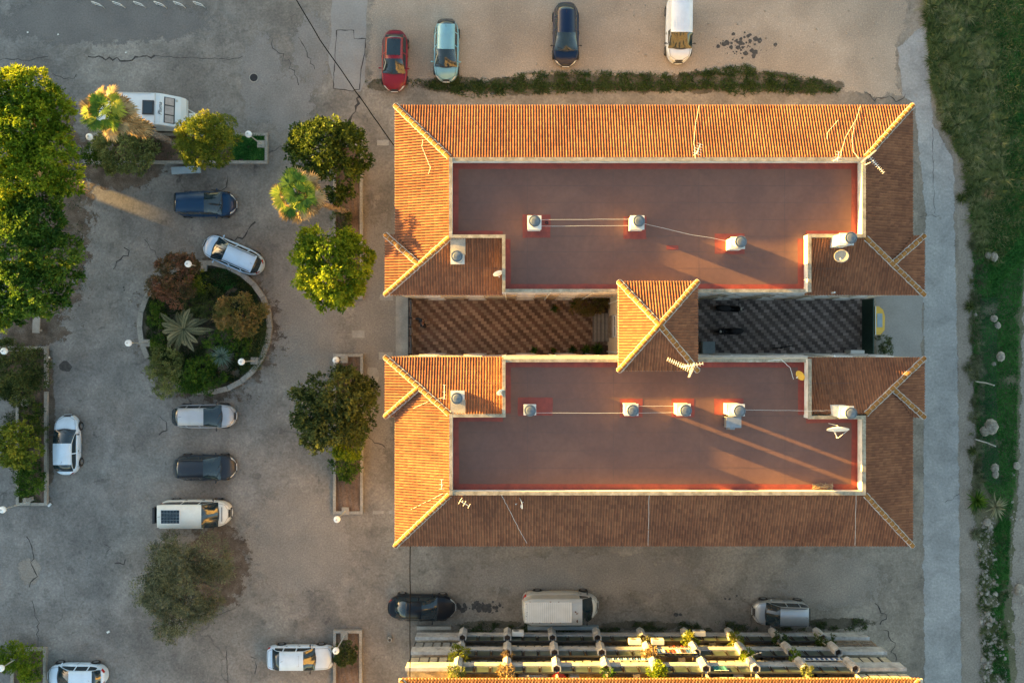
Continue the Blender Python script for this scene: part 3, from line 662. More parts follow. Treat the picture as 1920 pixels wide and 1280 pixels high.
MB().add([(r1.x,r1.y,11.6),(r4.x,r4.y,11.6),(r3.x,r3.y,11.6),(r2.x,r2.y,11.6)], [(0,1,2,3)]).build('flat_roof', 'membrane', BB)
X0, X1 = -6.6, 24.4
g = MB(); lip = MB()
for k in range(int((X1-X0)/.2)):
    g.tube([(X0+.1+k*.2, e1.y+.16, 10.19), (X0+.1+k*.2, e1.y-.3, 10.27)], .075, 6)
g.build('eave_tiles', 'hip', BB)
MB().box(((X0+X1)/2, e1.y-.1, 10.05), (X1-X0+.4, .3, .16)).build('eave_board', 'cream_wall', BB)
w = MB(); w.prism([(X0+.05,YS+.4),(X1-.05,YS+.4),(X1-.05,YB-1.7),(X0+.05,YB-1.7)], 0, 10.0); w.build('wall', 'cream_wall', BB)
HX = [-3.37+3.06*i for i in range(9)]; edges = [X0]+HX+[X1]
enclosed = {(0,9),(1,4),(1,8),(2,5),(2,9),(1,6),(2,2),(0,1),(0,2),(0,3),(0,4),(1,1),(1,2),(1,3),(0,6),(0,7),(1,7),(1,9),(2,6),(2,7),(2,8),(0,8),(1,8),(0,0),(1,0)}
plants_at = []
curt = [mat('curtain_grey', [(.16,.17,.17),(.3,.3,.29)], scale=5, rough=.8), mat('curtain_cream', [(.36,.31,.22),(.5,.45,.34)], scale=5, rough=.8), mat('curtain_dark', [(.05,.055,.06),(.12,.12,.12)], scale=4, rough=.5)]
for lv, za in enumerate((1.2, 4.2, 7.2)):
    zf = za+.3
    MB().box(((X0+X1)/2, YB-.88, za+.2), (X1-X0-.04, 1.62, .18)).build('balcony_floor', 'coping', BB)
    for x in edges[1:-1]: MB().box((x, YB-.9, za+1.45), (.12, 1.55, 2.2)).build('balcony_partition', 'cream_wall', BB)
    for i in range(10):
        xa, xb = edges[i]+.16, edges[i+1]-.16
        if i == 0: xa = X0
        if i == 9: xb = X1
        m = (xa+xb)/2; wd = xb-xa; solid = i in (0, 9)
        bal = MB().box((m, YB, za+(.5 if solid else .30)), (wd, .16, 1.0 if solid else .60))
        if solid: bal.box((m, YB-.01, za+1.03), (wd+.04, .22, .06))
        bal = bal.build('balcony_apron', 'balcony_white', BB)
        if not solid:
            gp = MB(); br = MB(); n = 3
            for k in range(n):
                w1 = (wd-.44)/n; cx = xa+w1/2+k*(w1+.22); gp.box((cx, YB, za+1.12), (w1, .03, .92))
                for sx in (-1, 1): br.box((cx+sx*(w1/2+.025), YB, za+1.14), (.05, .07, 1.04))
            br.box((m, YB, za+1.68), (wd, .09, .05)); gp.build('balustrade_glass', 'glass_green', bal); br.build('handrail', 'plastic', bal)
        if (lv, i) in enclosed:
            cu = curt[(i*2+lv) % 3 if lv < 2 else 1]; gp = MB(); br = MB(); n = 5; zt = za+(1.08 if solid else 1.72); hh = za+2.98-zt
            for k in range(n):
                w1 = wd/n; gp.box((xa+w1*(k+.5), YB-.28+.02*random.random(), zt+hh/2), (w1*random.uniform(.7, .96), .03, hh)); br.box((xa+w1*k, YB-.28, zt+hh/2), (.05, .07, hh))
            br.box((m, YB-.28, zt+.02), (wd, .06, .05)); gp.build('window_curtain', cu, bal); br.build('window_frame', 'plastic', bal)
        dr = MB().box((m-.5, YB-1.69, zf+1.1), (.9, .04, 2.1)).box((m+.5, YB-1.69, zf+1.1), (.9, .04, 2.1)).build('balcony_door', 'glass', BB)
    for i, x in enumerate(HX):
        hx = MB(); r = .3; h0, h1 = za-.03, za+1.5
        ring = lambda rr, z, dy=0: [(x+rr*math.cos(math.pi/6+math.pi/3*k), YB+.16+dy+rr*math.sin(math.pi/6+math.pi/3*k), z) for k in range(6)]
        V6 = ring(r, h0)+ring(r, h1)+ring(r*.76, h1)+ring(r*.76, h1-.35)
        hx.add(V6, [(k, (k+1) % 6, 6+(k+1) % 6, 6+k) for k in range(6)]+[(6+k, 6+(k+1) % 6, 12+(k+1) % 6, 12+k) for k in range(6)]+[(12+k, 12+(k+1) % 6, 18+(k+1) % 6, 18+k) for k in range(6)])
        hp = hx.build('hexagonal_planter', 'balcony_white', BB); MB().add(ring(r*.76, h1-.3), [(0,1,2,3,4,5)]).build('planter_soil', 'soil', hp)
# lattice screen of the last bay
lt = MB()
for z0 in (2.55,):
    for k in range(26): lt.box((21.35+k*.12, YB-.06, z0+.75), (.025, .03, 1.35))
    for z in (z0+.1, z0+.75, z0+1.38): lt.box((22.9, YB-.055, z), (3.1, .05, .06))
    for x in (21.4, 22.3, 23.3, 24.35): lt.box((x, YB-.05, z0+.75), (.07, .06, 1.4))
lt.build('lattice_screen', 'wood', BB)
MB().box((-5.5, YB+.12, .18), (2.4, .25, .36)).build('front_kerb', 'cement', BB)
MB().box((3.6, YB+.12, .2), (5.0, .25, .4)).build('front_kerb', 'bluegrey', BB)
# unseen blocks added west to shade the square; their gap lets one streak through
for y0, y1, sl0, lb in ((-60, 20.75, 1, 'unseen pale block added west of the square to shade it, south of the gap'), (21.8, 95, 0, 'unseen pale block added west of the square to shade it, north of the gap')):
    o = thing('apartment_block', lb, 'building', (-62, (y0+y1)/2, 0)); ya, yb = (y0, y1+3.75) if sl0 else (y0+3.75, y1)
    MB().prism([(-68,ya),(-58,y0),(-58,y1),(-68,yb)], 0, 7.2).build('wall', 'cream_wall', o)
    MB().prism([(-68.3,ya+.05),(-57.7,y0+.05),(-57.7,y1-.05),(-68.3,yb-.05)], 7.2, 7.45, bot=True).build('roof', 'tile', o)
    for z in (1.7, 4.8):
        for y in np.arange(y0+3, y1-2, 4.5): window(o, -58, float(y), z, 3, 1.3, 1.2)
MB().prism([(-67.9,-3.2),(-58.1,-3.2),(-58.1,4.4),(-67.9,4.4)], 7.45, 10.5).build('shade_storey', 'cream_wall', bpy.data.objects['apartment_block.002'])  # extra height added to keep the lower left balconies in shade
o = thing('streak_mask_wall', 'unseen wall and lintel added between the western blocks to shape the sun streak', 'wall', (-58.5, 21.3, 0))
MB().box((-58.5, 21.3, .85), (.3, 1.4, 1.7)).build('wall_body', 'white_wall', o); MB().box((-58.5, 21.3, 4.9), (.3, 1.4, 5.0)).build('streak_mask_lintel', 'cream_wall', o)  # added pair; the slot between them limits where the sun streak falls
# ------------------------------------------------------------------ vehicles
def paint(name, c, metal=.25):
    dark = sum(c) < .3; return mat(name, [tuple(x*.93 for x in c), c, tuple(min(1, x*1.06) for x in c)], scale=1.5, rough=.32 if dark else .4, coat=.1 if dark else .3, spec=.3, metal=metal, grain=.04, gscale=5)
class Car:
    """lofted body; x forward, y left, z up, metres"""
    KF = [0, .15, .5, .80, .93, .985, 1.01, 1.02]; KY = [.90, .97, 1.0, .985, .945, .86, .48, 0]
    def __init__(s, L, W, H, hood, ws, rr, rb, zb=.92, zh=.70, zt=.88, wr=.72, ground=.17, sq=.5, nose=6.5, tail=6, wb=.9):
        s.L, s.W, s.H, s.zb, s.zh, s.zt, s.wr, s.g, s.sq, s.nose, s.tail, s.wb = L, W, H, zb, zh, zt, wr, ground, sq, nose, tail, wb
        s.xc = L/2-hood; s.xt = s.xc-ws; s.xr = -L/2+rr; s.xb = -L/2+rb     # cowl, windscreen top, roof rear end, rear glass base
        s.top = [(-L/2-.01, .42), (-L/2+.02, zt-.22), (-L/2+.09, zt-.05), (-L/2+.22, zt), (s.xb, max(zb-.02, zt)), (s.xc, zb), (s.xc+(L/2-s.xc)*.5, (zb*.45+zh*.55)+.05), (L/2-.28, zh), (L/2-.1, zh-.13), (L/2+.01, .40)]
        s.top.sort()
    def ztop(s, x):
        t = s.top
        for (a, za), (b, zb_) in zip(t, t[1:]):
            if x <= b: return za+(zb_-za)*(x-a)/max(b-a, 1e-6)
        return t[-1][1]
    def w(s, x):
        q = abs(2*x/s.L); n = s.nose if x > 0 else s.tail; return s.W/2*(1-.05*q*q)*max(0, 1-min(1, q)**n)**s.sq
    def S(s, x, k, off=0):
        """point on the body: k runs 0..14 from one sill over the bonnet to the other"""
        sg = 1 if k <= 7 else -1; kk = k if k <= 7 else 14-k; i = min(6, int(kk)); f = kk-i
        w, zt = s.w(x), s.ztop(x); ky = s.KY[i]*(1-f)+s.KY[i+1]*f; kf = s.KF[i]*(1-f)+s.KF[i+1]*f
        p = Vector((x, sg*w*ky, s.g+(zt-s.g)*kf))
        if off:
            up = 1.0 if kk > 4.5 else .5 if kk > 3.5 else 0; side = 1-up*.9
            p += Vector((off*.3*(1 if x > 0 else -1), sg*off*side, off*up))
        return p
    def patch(s, x0, x1, k0, k1, off=.008, n=5, m=5, skew=0):
        return [[s.S(x0+(x1-x0)*i/n+skew*j/m, k0+(k1-k0)*j/m, off) for j in range(m+1)] for i in range(n+1)]
    def seam(s, pts, off=.007, w=.018):
        mb = MB(); q = []
        for (x, k), (x2, k2) in zip(pts, pts[1:]):
            for i in range(7): q.append(s.S(x+(x2-x)*i/7, k+(k2-k)*i/7, off))
        q.append(s.S(*pts[-1], off)); mb.tube(q, w/2, 4); return mb
    def cabin(s, pill=(.0, -.9), van=False, wedge=.13, rw=True):
        """stations along the greenhouse and faces sorted into glass and body"""
        H, zb = s.H, s.zb; st = []
        st += [(s.xb, max(zb-.02, s.zt), 'b')]
        nb = 4
        for i in range(1, nb): st.append((s.xb+(s.xr-s.xb)*i/nb, zb+(H-.06-zb)*math.sin(math.pi/2*i/nb)**.9, 'r'))
        st.append((s.xr, H-.05, 'r'))
        mids = sorted(set([s.xr+(s.xt-s.xr)*i/8 for i in range(1, 8)]+[p+d for p in pill for d in (-.04, .04) if s.xr < p+d < s.xt]))
        for x in mids:
            t = (x-s.xr)/(s.xt-s.xr); st.append((x, H-.05+.05*math.sin(math.pi*(.15+.8*t))**.8, 'm'))
        st.append((s.xt, H-.035, 'm'))
        for i in range(1, 5):
            t = i/4; st.append((s.xt+(s.xc-s.xt)*t, (H-.035)+(zb+.01-(H-.035))*(t**1.12), 'w'))
        cols = [(-1, 0), (-1, .10), (-1, .86), (-1, 1), (-.90, 1), (-.45, 1), (0, 1), (.45, 1), (.90, 1), (1, 1), (1, .86), (1, .10), (1, 0)]
        rows = []
        for x, z, t in st:
            base = min(s.W/2*s.wb, s.w(x)*.93); f = max(0, min(1, (z-zb)/(H-zb))); wt = base*(1-f)+min(s.W/2*s.wr, base)*f
            if x < s.xr: wt = min(wt*(1-.09*(s.xr-x)/max(.01, s.xr-s.xb)), base)
            row = []
            for y, v in cols:
                yy = wt if v == 1 else base*(1-v)+wt*v; zz = zb-.03+(z-zb+.03)*v if v < 1 else z+.045*(1-y*y)*f
                bow = wedge*(1-abs(y)**2) if v == 1 else 0; xx = x
                if t == 'w': xx += bow*(x-s.xt)/(s.xc-s.xt)
                elif x < s.xr: xx -= bow*.6*(s.xr-x)/max(.01, s.xr-s.xb)
                if v == 1 and z <= zb+.02: zz = max(zz, s.ztop(min(s.L/2, xx))+.012)
                row.append((xx, math.copysign(yy, y) if y else 0, zz))
            rows.append(row)
        V = [p for r in rows for p in r]; m = len(cols); out = {'body': [], 'windscreen': [], 'rear': [], 'left': [], 'right': []}
        n = len(st)
        for i in range(n-1):
            xm = (st[i][0]+st[i+1][0])/2
            for j in range(m-1):
                f = (i*m+j, (i+1)*m+j, (i+1)*m+j+1, i*m+j+1); key = 'body'
                if 4 <= j <= 7:
                    if xm > s.xt: key = 'windscreen'
                    elif xm < s.xr and rw: key = 'rear'
                if j in (1, 10):
                    post = any(abs(xm-p) < .045 for p in pill)
                    edge = xm < s.xb+.16 or xm > s.xc-.22
                    if not post and not edge and (not van or xm > van): key = 'right' if j == 1 else 'left'
                out[key].append(f)
        return V, out

def build_car(name, label, cat, px, py, head, c, paint_m, group=None, pill=(-.15, -1.05), rails=False, van=False, hatch=False, glassroof=False, rw=True, lights=True, mirror=None, plate=True, taily=(2.6, 4.6), zc=.75, extra=None, wheel_r=.31):
    t = thing(name, label, cat, (P(px, py, zc).x, P(px, py, zc).y, 0.012), R(head), group)
    L, W_ = c.L, c.W; pm = paint_m
    q = [0, .25, .45, .6, .72, .80, .86, .91, .945, .97, .986, .996, 1.0]
    xs = [-a*L/2 for a in q[::-1]]+[a*L/2 for a in q[1:]]
    b = MB().grid([[c.S(x, k) for k in range(15)] for x in xs])
    V, F = c.cabin(pill, van, rw=rw)
    n = len(b.v); b.add(V, F['body']); body = b.build('body', pm, t, smooth=True, local=True)
    def gl(nm, key, m='carglass'):
        if F[key]:
            used = sorted({i for f in F[key] for i in f}); mp = {a: i for i, a in enumerate(used)}
            o = MB().add([V[i] for i in used], [tuple(mp[i] for i in f) for f in F[key]]).build(nm, m, t, smooth=True, local=True); return o
    ws = gl('windscreen', 'windscreen'); gl('rear_window', 'rear'); gl('side_window', 'left'); gl('side_window', 'right')
    # seams
    k5 = 5.1; g = c.seam([(c.xc+.05, k5), (L/2-.35, k5-.1), (L/2-.16, 6), (L/2-.12, 7), (L/2-.16, 8), (L/2-.35, 14-k5+.1), (c.xc+.05, 14-k5)])
    for sd in (1, -1):
        for x in [c.xc-.12]+[p for p in pill]+[c.xb+.25]:
            kk = [(x, 3.4 if sd > 0 else 10.6), (x, 1 if sd > 0 else 13)]; t2 = c.seam(kk, .006, .016); g.add(t2.v, t2.f)
    if c.xb > -L/2+.35: t2 = c.seam([(c.xb-.1, 5.2), (-L/2+.15, 5.4), (-L/2+.12, 7), (-L/2+.15, 8.6), (c.xb-.1, 8.8)]); g.add(t2.v, t2.f)
    g.build('panel_gap', 'gap', t, local=True)
    # cowl strip and wipers
    cw = MB().ribbon([(c.xc+.145-.145*(y**2)*1.15, y*W_/2*.80, c.zb+.035) for y in (-1,-.75,-.5,-.25,0,.25,.5,.75,1)], .09)
    for y0 in (-.3, .25): cw.tube([(c.xc+.12, y0*W_/2+.1, c.zb+.06), (c.xc-.12, y0*W_/2-.38, c.zb+.17)], .011, 4)
    cw.build('wiper', 'plastic', t, local=True)
    # bumpers, grille, plate
    bp = MB().grid(c.patch(L/2-.05, L/2-.004, 1.2, 12.8, .012, 3, 14)).build('front_bumper', 'plastic' if not lights == 'body' else pm, t, smooth=True, local=True)
    MB().grid(c.patch(-L/2+.004, -L/2+.05, 1.2, 12.8, .012, 3, 14)).build('rear_bumper', pm, t, smooth=True, local=True)
    gr = MB().grid(c.patch(L/2-.12, L/2-.055, 5.6, 8.4, .012, 3, 6)).build('grille', 'plastic', t, local=True)
    if plate: MB().box((L/2+.015, 0, .45), (.02, .5, .11)).build('number_plate', 'plate', t, local=True)
    # lights
    for sd in (0, 1):
        k0, k1 = (3.1, 5.0); r = lambda a, b_: (a, b_) if sd == 0 else (14-a, 14-b_)
        a, b_ = r(k0, k1); MB().grid(c.patch(L/2-.40, L/2-.10, a, b_, .010, 5, 5, skew=.10)).build('headlight', 'headlight', t, smooth=True, local=True)
        a, b_ = r(*taily); MB().grid(c.patch(-L/2+.05, -L/2+(.30 if not hatch else .2), a, b_, .010, 4, 5)).build('tail_light', 'taillight', t, smooth=True, local=True)
    for sd in (1, -1):
        mi = MB().ball((c.xc-.22, sd*(W_/2+.09), c.zb+.09), .1, (.55, 1.05, .7), 10, 6); mi.tube([(c.xc-.22, sd*(W_/2-.08), c.zb+.04), (c.xc-.22, sd*(W_/2+.06), c.zb+.08)], .025)
        mi.build('wing_mirror', mirror or pm, t, smooth=True, local=True)
        dh = MB()
        for p in pill:
            if p-.1 < c.xc: dh.box((p+.14, sd*(c.w(p)+.004), c.zb-.13), (.14, .03, .03))
        dh.build('door_handle', mirror or pm, t, local=True)
    for sx in (.305, -.295):
        for sy in (1, -1):
            M = Matrix.Rotation(R(90), 3, 'X'); wr = wheel_r; y = sy*(W_/2-.085)
            tt = MB().lathe([(wr*.6,-.1),(wr*.96,-.1),(wr,-.07),(wr,.07),(wr*.96,.1),(wr*.6,.1)], (sx*L, y, wr), 20, M).build('wheel', 'tyre', t, smooth=False, local=True)
            rm = MB().lathe([(.0001,.07),(wr*.2,.075),(wr*.3,.05),(wr*.62,.092),(wr*.66,.1)], (sx*L, y, wr), 20, M if sy < 0 else Matrix.Rotation(R(-90), 3, 'X'))
            rm.build('rim', 'rim', tt, smooth=False, local=True)
            y2 = sy*(c.w(sx*L)+.004)
            ar = MB(); 
            pts = [(sx*L+(wr+.035)*math.cos(a), y2-sy*.01, wr+(wr+.035)*math.sin(a)) for a in [math.pi*k/10 for k in range(11)]]
            ar.tube(pts, .028, 5); ar.build('wheel_arch', 'plastic', t, local=True)
    if rails:
        for sd in (1, -1):
            y = sd*W_/2*c.wr*.93; rl = MB().tube([(c.xr+.1, y, c.H-.01), (c.xr+.25, y, c.H+.05), (c.xt-.2, y, c.H+.05), (c.xt-.02, y, c.H)], .022); rl.build('roof_rail', 'plastic', t, local=True)
    if glassroof:
        MB().grid([[(x, y*W_/2*c.wr*.8, c.H+.022+.05*(1-.6*y*y)) for y in (-1,-.5,0,.5,1)] for x in (c.xr+.1, c.xr+.6, c.xt-.45, c.xt-.22)][::-1]).build('glass_roof', 'carglass', t, smooth=True, local=True)
    an = MB().tube([(c.xr+.25, 0, c.H+.02), (c.xr+.10, 0, c.H+.16)], .01, 4); an.build('roof_aerial', 'plastic', t, local=True)
    if extra: extra(t, c)
    return t

PC = {k: paint('paint_'+k, v, m) for k, v, m in (('red',(.20,.010,.02),.0),('paleblue',(.17,.36,.44),.2),('navy',(.002,.012,.045),.0),('white',(.6,.62,.63),0),('blue',(.003,.032,.085),.0),('silverblue',(.42,.57,.74),.0),('silver',(.42,.43,.45),.4),('darkgrey',(.022,.029,.04),.1),('cream',(.66,.66,.60),0),('black',(.003,.007,.013),.0),('oldwhite',(.46,.48,.48),0),('greysilver',(.40,.42,.44),.6),('white2',(.58,.64,.72),0),('icewhite',(.56,.66,.75),0))}
GC = 'cars parked around the apartment blocks'
build_car('parked_car', 'dark red car with dark glass roof, nose towards the building, leftmost in the gravel lot', 'car', 740, 113, -91.5, Car(4.25,1.80,1.42,1.25,.78,.75,.42,zt=.95,wr=.66), PC['red'], GC, pill=(-.35,), glassroof=True, hatch=True)
build_car('parked_car', 'pale blue hatchback standing beside the dark red car at the weedy strip', 'car', 837, 94, -91, Car(4.3,1.76,1.44,1.02,.98,.55,.12,zt=1.0,wr=.68), PC['paleblue'], GC, hatch=True)
build_car('parked_car', 'navy blue hatchback with red tail lights at its far end, alone in the gravel lot', 'car', 1061, 64, -90, Car(4.4,1.84,1.46,1.08,1.0,.7,.25,zt=1.05,wr=.66), PC['navy'], GC, hatch=True, mirror='plastic')
def ribs(t, c):
    rb = MB()
    for y in (-.5,-.3,-.1,.1,.3,.5): rb.box(((c.xr+c.xt)/2-.1, y, c.H+.035-.03*abs(y)), ((c.xt-c.xr)*.85, .035, .02))
    rb.build('roof_rib', PC['white2'], t, local=True)
build_car('delivery_van', 'white delivery van with ribbed roof nosing in from the top edge', 'van', 1274, 54, -90.5, Car(4.6,1.83,1.84,.95,.80,.25,.10,tail=12,zb=1.12,zh=.92,zt=1.1,wr=.80,wb=.97), PC['white2'], GC, pill=(.25,), van=.3, rw=False, mirror='plastic', extra=ribs, zc=.9)
build_car('parked_car', 'dark blue people carrier standing alone below the concrete bench', 'car', 382, 382, 0, Car(4.35,1.76,1.62,.98,.95,.48,.16,zb=1.0,zh=.82,zt=1.0,wr=.74), PC['blue'], GC, hatch=True, zc=.9)
build_car('parked_car', 'silver blue estate car with roof rails parked aslant over the island kerb', 'car', 436, 478, 156.5, Car(4.5,1.76,1.50,1.05,.88,.42,.18,zb=.95,zt=1.0,wr=.70), PC['silverblue'], GC, rails=True, hatch=True)
build_car('parked_car', 'white three door hatchback beside the left planter, nose to the top', 'car', 124.5, 834, 90.5, Car(4.2,1.72,1.40,1.12,.80,.80,.35,zt=.98,wr=.72), PC['icewhite'], GC, pill=(-.55,), hatch=True, mirror='plastic')
build_car('parked_car', 'silver hatchback with blue windscreen parked next below the round island', 'car', 382, 780, 0, Car(4.4,1.70,1.44,1.0,1.0,.62,.14,zt=1.02,wr=.70), PC['silver'], GC, hatch=True, mirror='plastic')
build_car('parked_car', 'dark grey estate car between the silver hatchback and the white camper', 'car', 383, 876, 0, Car(4.35,1.80,1.52,1.05,.95,.62,.2,zb=.96,zt=1.0,wr=.70), PC['darkgrey'], GC, rails=True, hatch=True, taily=(2.4,4.2))
def camper(t, c):
    sp = MB().box((c.xr+.95, 0, c.H+.075), (1.32, 1.0, .035)).build('solar_panel', 'white_metal', t, local=True)
    cells = MB()
    for i in range(6):
        for j in range(4): cells.box((c.xr+.95-.525+i*.21, -.345+j*.23, c.H+.097), (.20, .22, .012))
    cells.build('solar_cell', G['carglass'], sp, local=True)
    MB().tube([(c.xr+.1, -c.W/2*.86, c.H-.25), (c.xt+.05, -c.W/2*.86, c.H-.25)], .06, 8).build('awning_roll', 'white_metal', t, local=True)
    MB().box((-c.L/2-.09, .0, 1.2), (.16, 1.1, 1.0)).build('ladder_rack', 'plastic', t, local=True)
    MB().ribbon([(c.xc+.35, y, c.ztop(c.xc+.35)+.03) for y in (-.5,-.25,0,.25,.5)], .05).build('air_vent', 'plastic', t, local=True)
build_car('camper_van', 'white camper van with a solar panel on its roof above the olive tree', 'van', 364, 963, 0, Car(4.95,1.90,1.98,.85,.80,.25,.10,tail=14,sq=.45,zb=1.15,zh=.98,zt=1.15,wr=.84,wb=.96), PC['cream'], GC, pill=(.55,-.65), rw=True, mirror='plastic', extra=camper, zc=1.0)
build_car('parked_car', 'black rounded saloon standing below the southwest roof corner, oil stains before it', 'car', 790, 1139, -1, Car(4.75,1.82,1.42,1.35,.95,1.35,.62,zb=.92,zt=.93,wr=.62,nose=5,tail=5,sq=.5), PC['black'], GC)
def cargo(t, c):
    pn = MB(); x0, x1 = c.xr+.08, c.xt-.75
    for i in range(22): pn.box((x0+(x1-x0)*(i+.5)/22, .0, c.H+.05+.012*(i % 2)), ((x1-x0)/22*.86, 1.30, .02))
    for sy in (-1, 1): pn.tube([(x0, sy*.67, c.H+.06), (x1, sy*.67, c.H+.06)], .022, 5)
    for x in (x0, x1): pn.tube([(x, -.67, c.H+.06), (x, .67, c.H+.06)], .022, 5)
    pn.build('roof_rack', 'white_metal', t, local=True)
    ru = MB()
    for k in range(26):
        x, y = random.choice([(x1+.35+random.gauss(0,.1), random.gauss(-.05,.06)), (x0+.05+random.gauss(0,.05), random.uniform(-.6,.6)), (random.uniform(x0, x1), random.choice((-.7,.7))), (x1+.4, -.6+random.gauss(0,.06))])
        r = random.uniform(.02, .055); ru.add([(x+r*math.cos(a)*random.uniform(.6,1.3), y+r*math.sin(a), c.H+.062) for a in [math.pi*i/4 for i in range(8)]], [tuple(range(8))])
    ru.build('rust_spot', mat('rust', [(.10,.035,.015),(.2,.08,.04)], scale=8, rough=1), t, local=True)
build_car('cargo_van', 'tall old white van with a slatted rusty roof rack, parked by the balconies', 'van', 1051, 1139, 0, Car(5.35,1.98,2.30,.62,.62,.16,.09,zb=1.35,zh=1.12,zt=1.35,wr=.90,wb=.98,nose=4,tail=16,sq=.4), PC['oldwhite'], GC, pill=(1.25,), van=1.3, rw=False, mirror='plastic', extra=cargo, zc=1.3)
build_car('parked_car', 'silver grey compact off roader with roof rails, nose to the left', 'car', 1467, 1150, 178.5, Car(4.0,1.76,1.66,.92,.72,.4,.14,zb=1.0,zh=.86,zt=1.0,wr=.74), PC['greysilver'], GC, rails=True, hatch=True, zc=.9)
def sunroof(t, c):
    MB().tube([(c.xt-.3,-.36,c.H+.02),(c.xt-.3,.36,c.H+.02),(c.xt-.95,.36,c.H+.03),(c.xt-.95,-.36,c.H+.03),(c.xt-.3,-.36,c.H+.02)], .008, 4).build('sunroof_edge', 'gap', t, local=True)
build_car('parked_car', 'boxy white saloon nosing up to the planter with the round bush', 'car', 562, 1233, 0, Car(4.65,1.72,1.40,1.32,.62,1.05,.52,zb=.92,zt=.92,wr=.74,sq=.3,nose=14,tail=16), PC['icewhite'], GC, extra=sunroof, mirror='plastic')
build_car('parked_car', 'white hatchback cut by the bottom edge beside the corner planter', 'car', 142, 1268, 180, Car(4.15,1.80,1.45,1.05,.85,.65,.28,zt=1.0,wr=.68,nose=5), PC['icewhite'], GC, hatch=True)

# ---- touring caravan
t = thing('touring_caravan', 'white touring caravan with a skylight parked under the skirted fan palm', 'caravan', (P(268,211,1.3).x, P(268,211,1.3).y, .012), R(-1.5), None)
prof = [(-2.85,.55),(-2.95,1.2),(-2.88,2.2),(-2.7,2.45),(1.35,2.5),(1.6,2.44),(2.7,1.55),(2.92,1.15),(2.88,.6),(2.5,.5)]
hw = 1.08; rows = []
for y, k in ((-hw,.97),(-hw+.04,1),(0,1.008),(hw-.04,1),(hw,.97)): rows.append([(x*(k if abs(x) > 2 else 1), y, z*k if z > 1 else z) for x, z in prof])
b = MB().grid(rows); n = len(b.v)
for rr in (rows[0], rows[-1]): b.add(rr, [tuple(range(len(rr)))])
b.build('body', mat('caravan_white', [(.62,.66,.68),(.72,.75,.76)], scale=1, rough=.4, coat=.3), t, local=True)
MB().box((1.3,0,2.53),(.05,2.14,.03)).box((-.6,1.04,2.5),(3.2,.05,.06)).build('roof_trim', 'post', t, local=True)
sk = MB().box((.85,0.05,2.56),(.76,.96,.1)).build('skylight', 'plastic', t, local=True); MB().box((.85,.05,2.615),(.62,.82,.012)).build('skylight_pane', 'carglass', sk, local=True)
MB().ball((-.7,.72,2.53),.17,(1,1,.5)).build('roof_vent', 'white_metal', t, local=True); MB().box((-.8,-.25,2.54),(.3,.3,.08)).build('roof_hatch', 'white_metal', t, local=True)
def slope(x0, x1, y0, y1, off):
    z = lambda x: 2.47+(1.57-2.47)*(x-1.15)/1.1+off
    x0 += .0; x1 += .0
    return [[(x0+.45, y0, z(x0)), (x0+.45, y1, z(x0))], [(x1+.45, y0, z(x1)), (x1+.45, y1, z(x1))]]
fw = MB().grid(slope(1.38,1.96,-.88,.88,.01)).build('front_window', 'plastic', t, local=True)
pn = mat('caravan_blind', [(.30,.24,.21),(.42,.35,.31)], scale=4, rough=.35, coat=.4)
for y0, y1 in ((-.84,-.36),(-.28,.28),(.36,.84)): MB().grid(slope(1.44,1.90,y0,y1,.025)).build('window_pane', pn, fw, local=True)
MB().box((.6,-1.10,1.75),(.9,.04,.5)).build('side_window', 'carglass', t, local=True)
for y in (-.75,.75): MB().lathe([(.09,0),(.07,.03),(.001,.04)],(2.5,y,1.75),12,Matrix.Rotation(R(39),3,'Y')).build('marker_light','post',t,local=True)
MB().box((3.15,.0,.5),(.6,.5,.22),taper=.6).tube([(2.8,.5,.45),(3.7,0,.45)],.04).tube([(2.8,-.5,.45),(3.7,0,.45)],.04).build('drawbar','white_metal',t,local=True)
MB().lathe([(.03,0),(.03,.35)],(3.55,0,.3),8).build('jockey_wheel','black_metal',t,local=True)
for sy in (1,-1): 
    wv = MB().lathe([(.2,-.09),(.3,-.09),(.31,0),(.3,.09),(.2,.09)],(-.2,sy*1.0,.31),18,Matrix.Rotation(R(90),3,'X')).build('wheel','tyre',t,local=True)
tx = bpy.data.curves.new('script_lettering','FONT'); tx.body = 'Pluma'; tx.size = .36; tx.shear = .3; tx.extrude = .002
tc_ = bpy.data.objects.new('lettering_curve', tx); C.objects.link(tc_); bpy.context.view_layer.update()
tme = bpy.data.meshes.new_from_object(tc_.evaluated_get(bpy.context.evaluated_depsgraph_get())); bpy.data.objects.remove(tc_)
tm = bpy.data.objects.new('script_lettering', tme); C.objects.link(tm); tme.materials.clear(); tme.materials.append(G['plastic']); tm.parent = t; tm.location = (1.72,-.42,2.395); tm.rotation_euler = (Matrix.Rotation(R(39),3,'Y')@Matrix.Rotation(R(90),3,'Z')).to_euler()

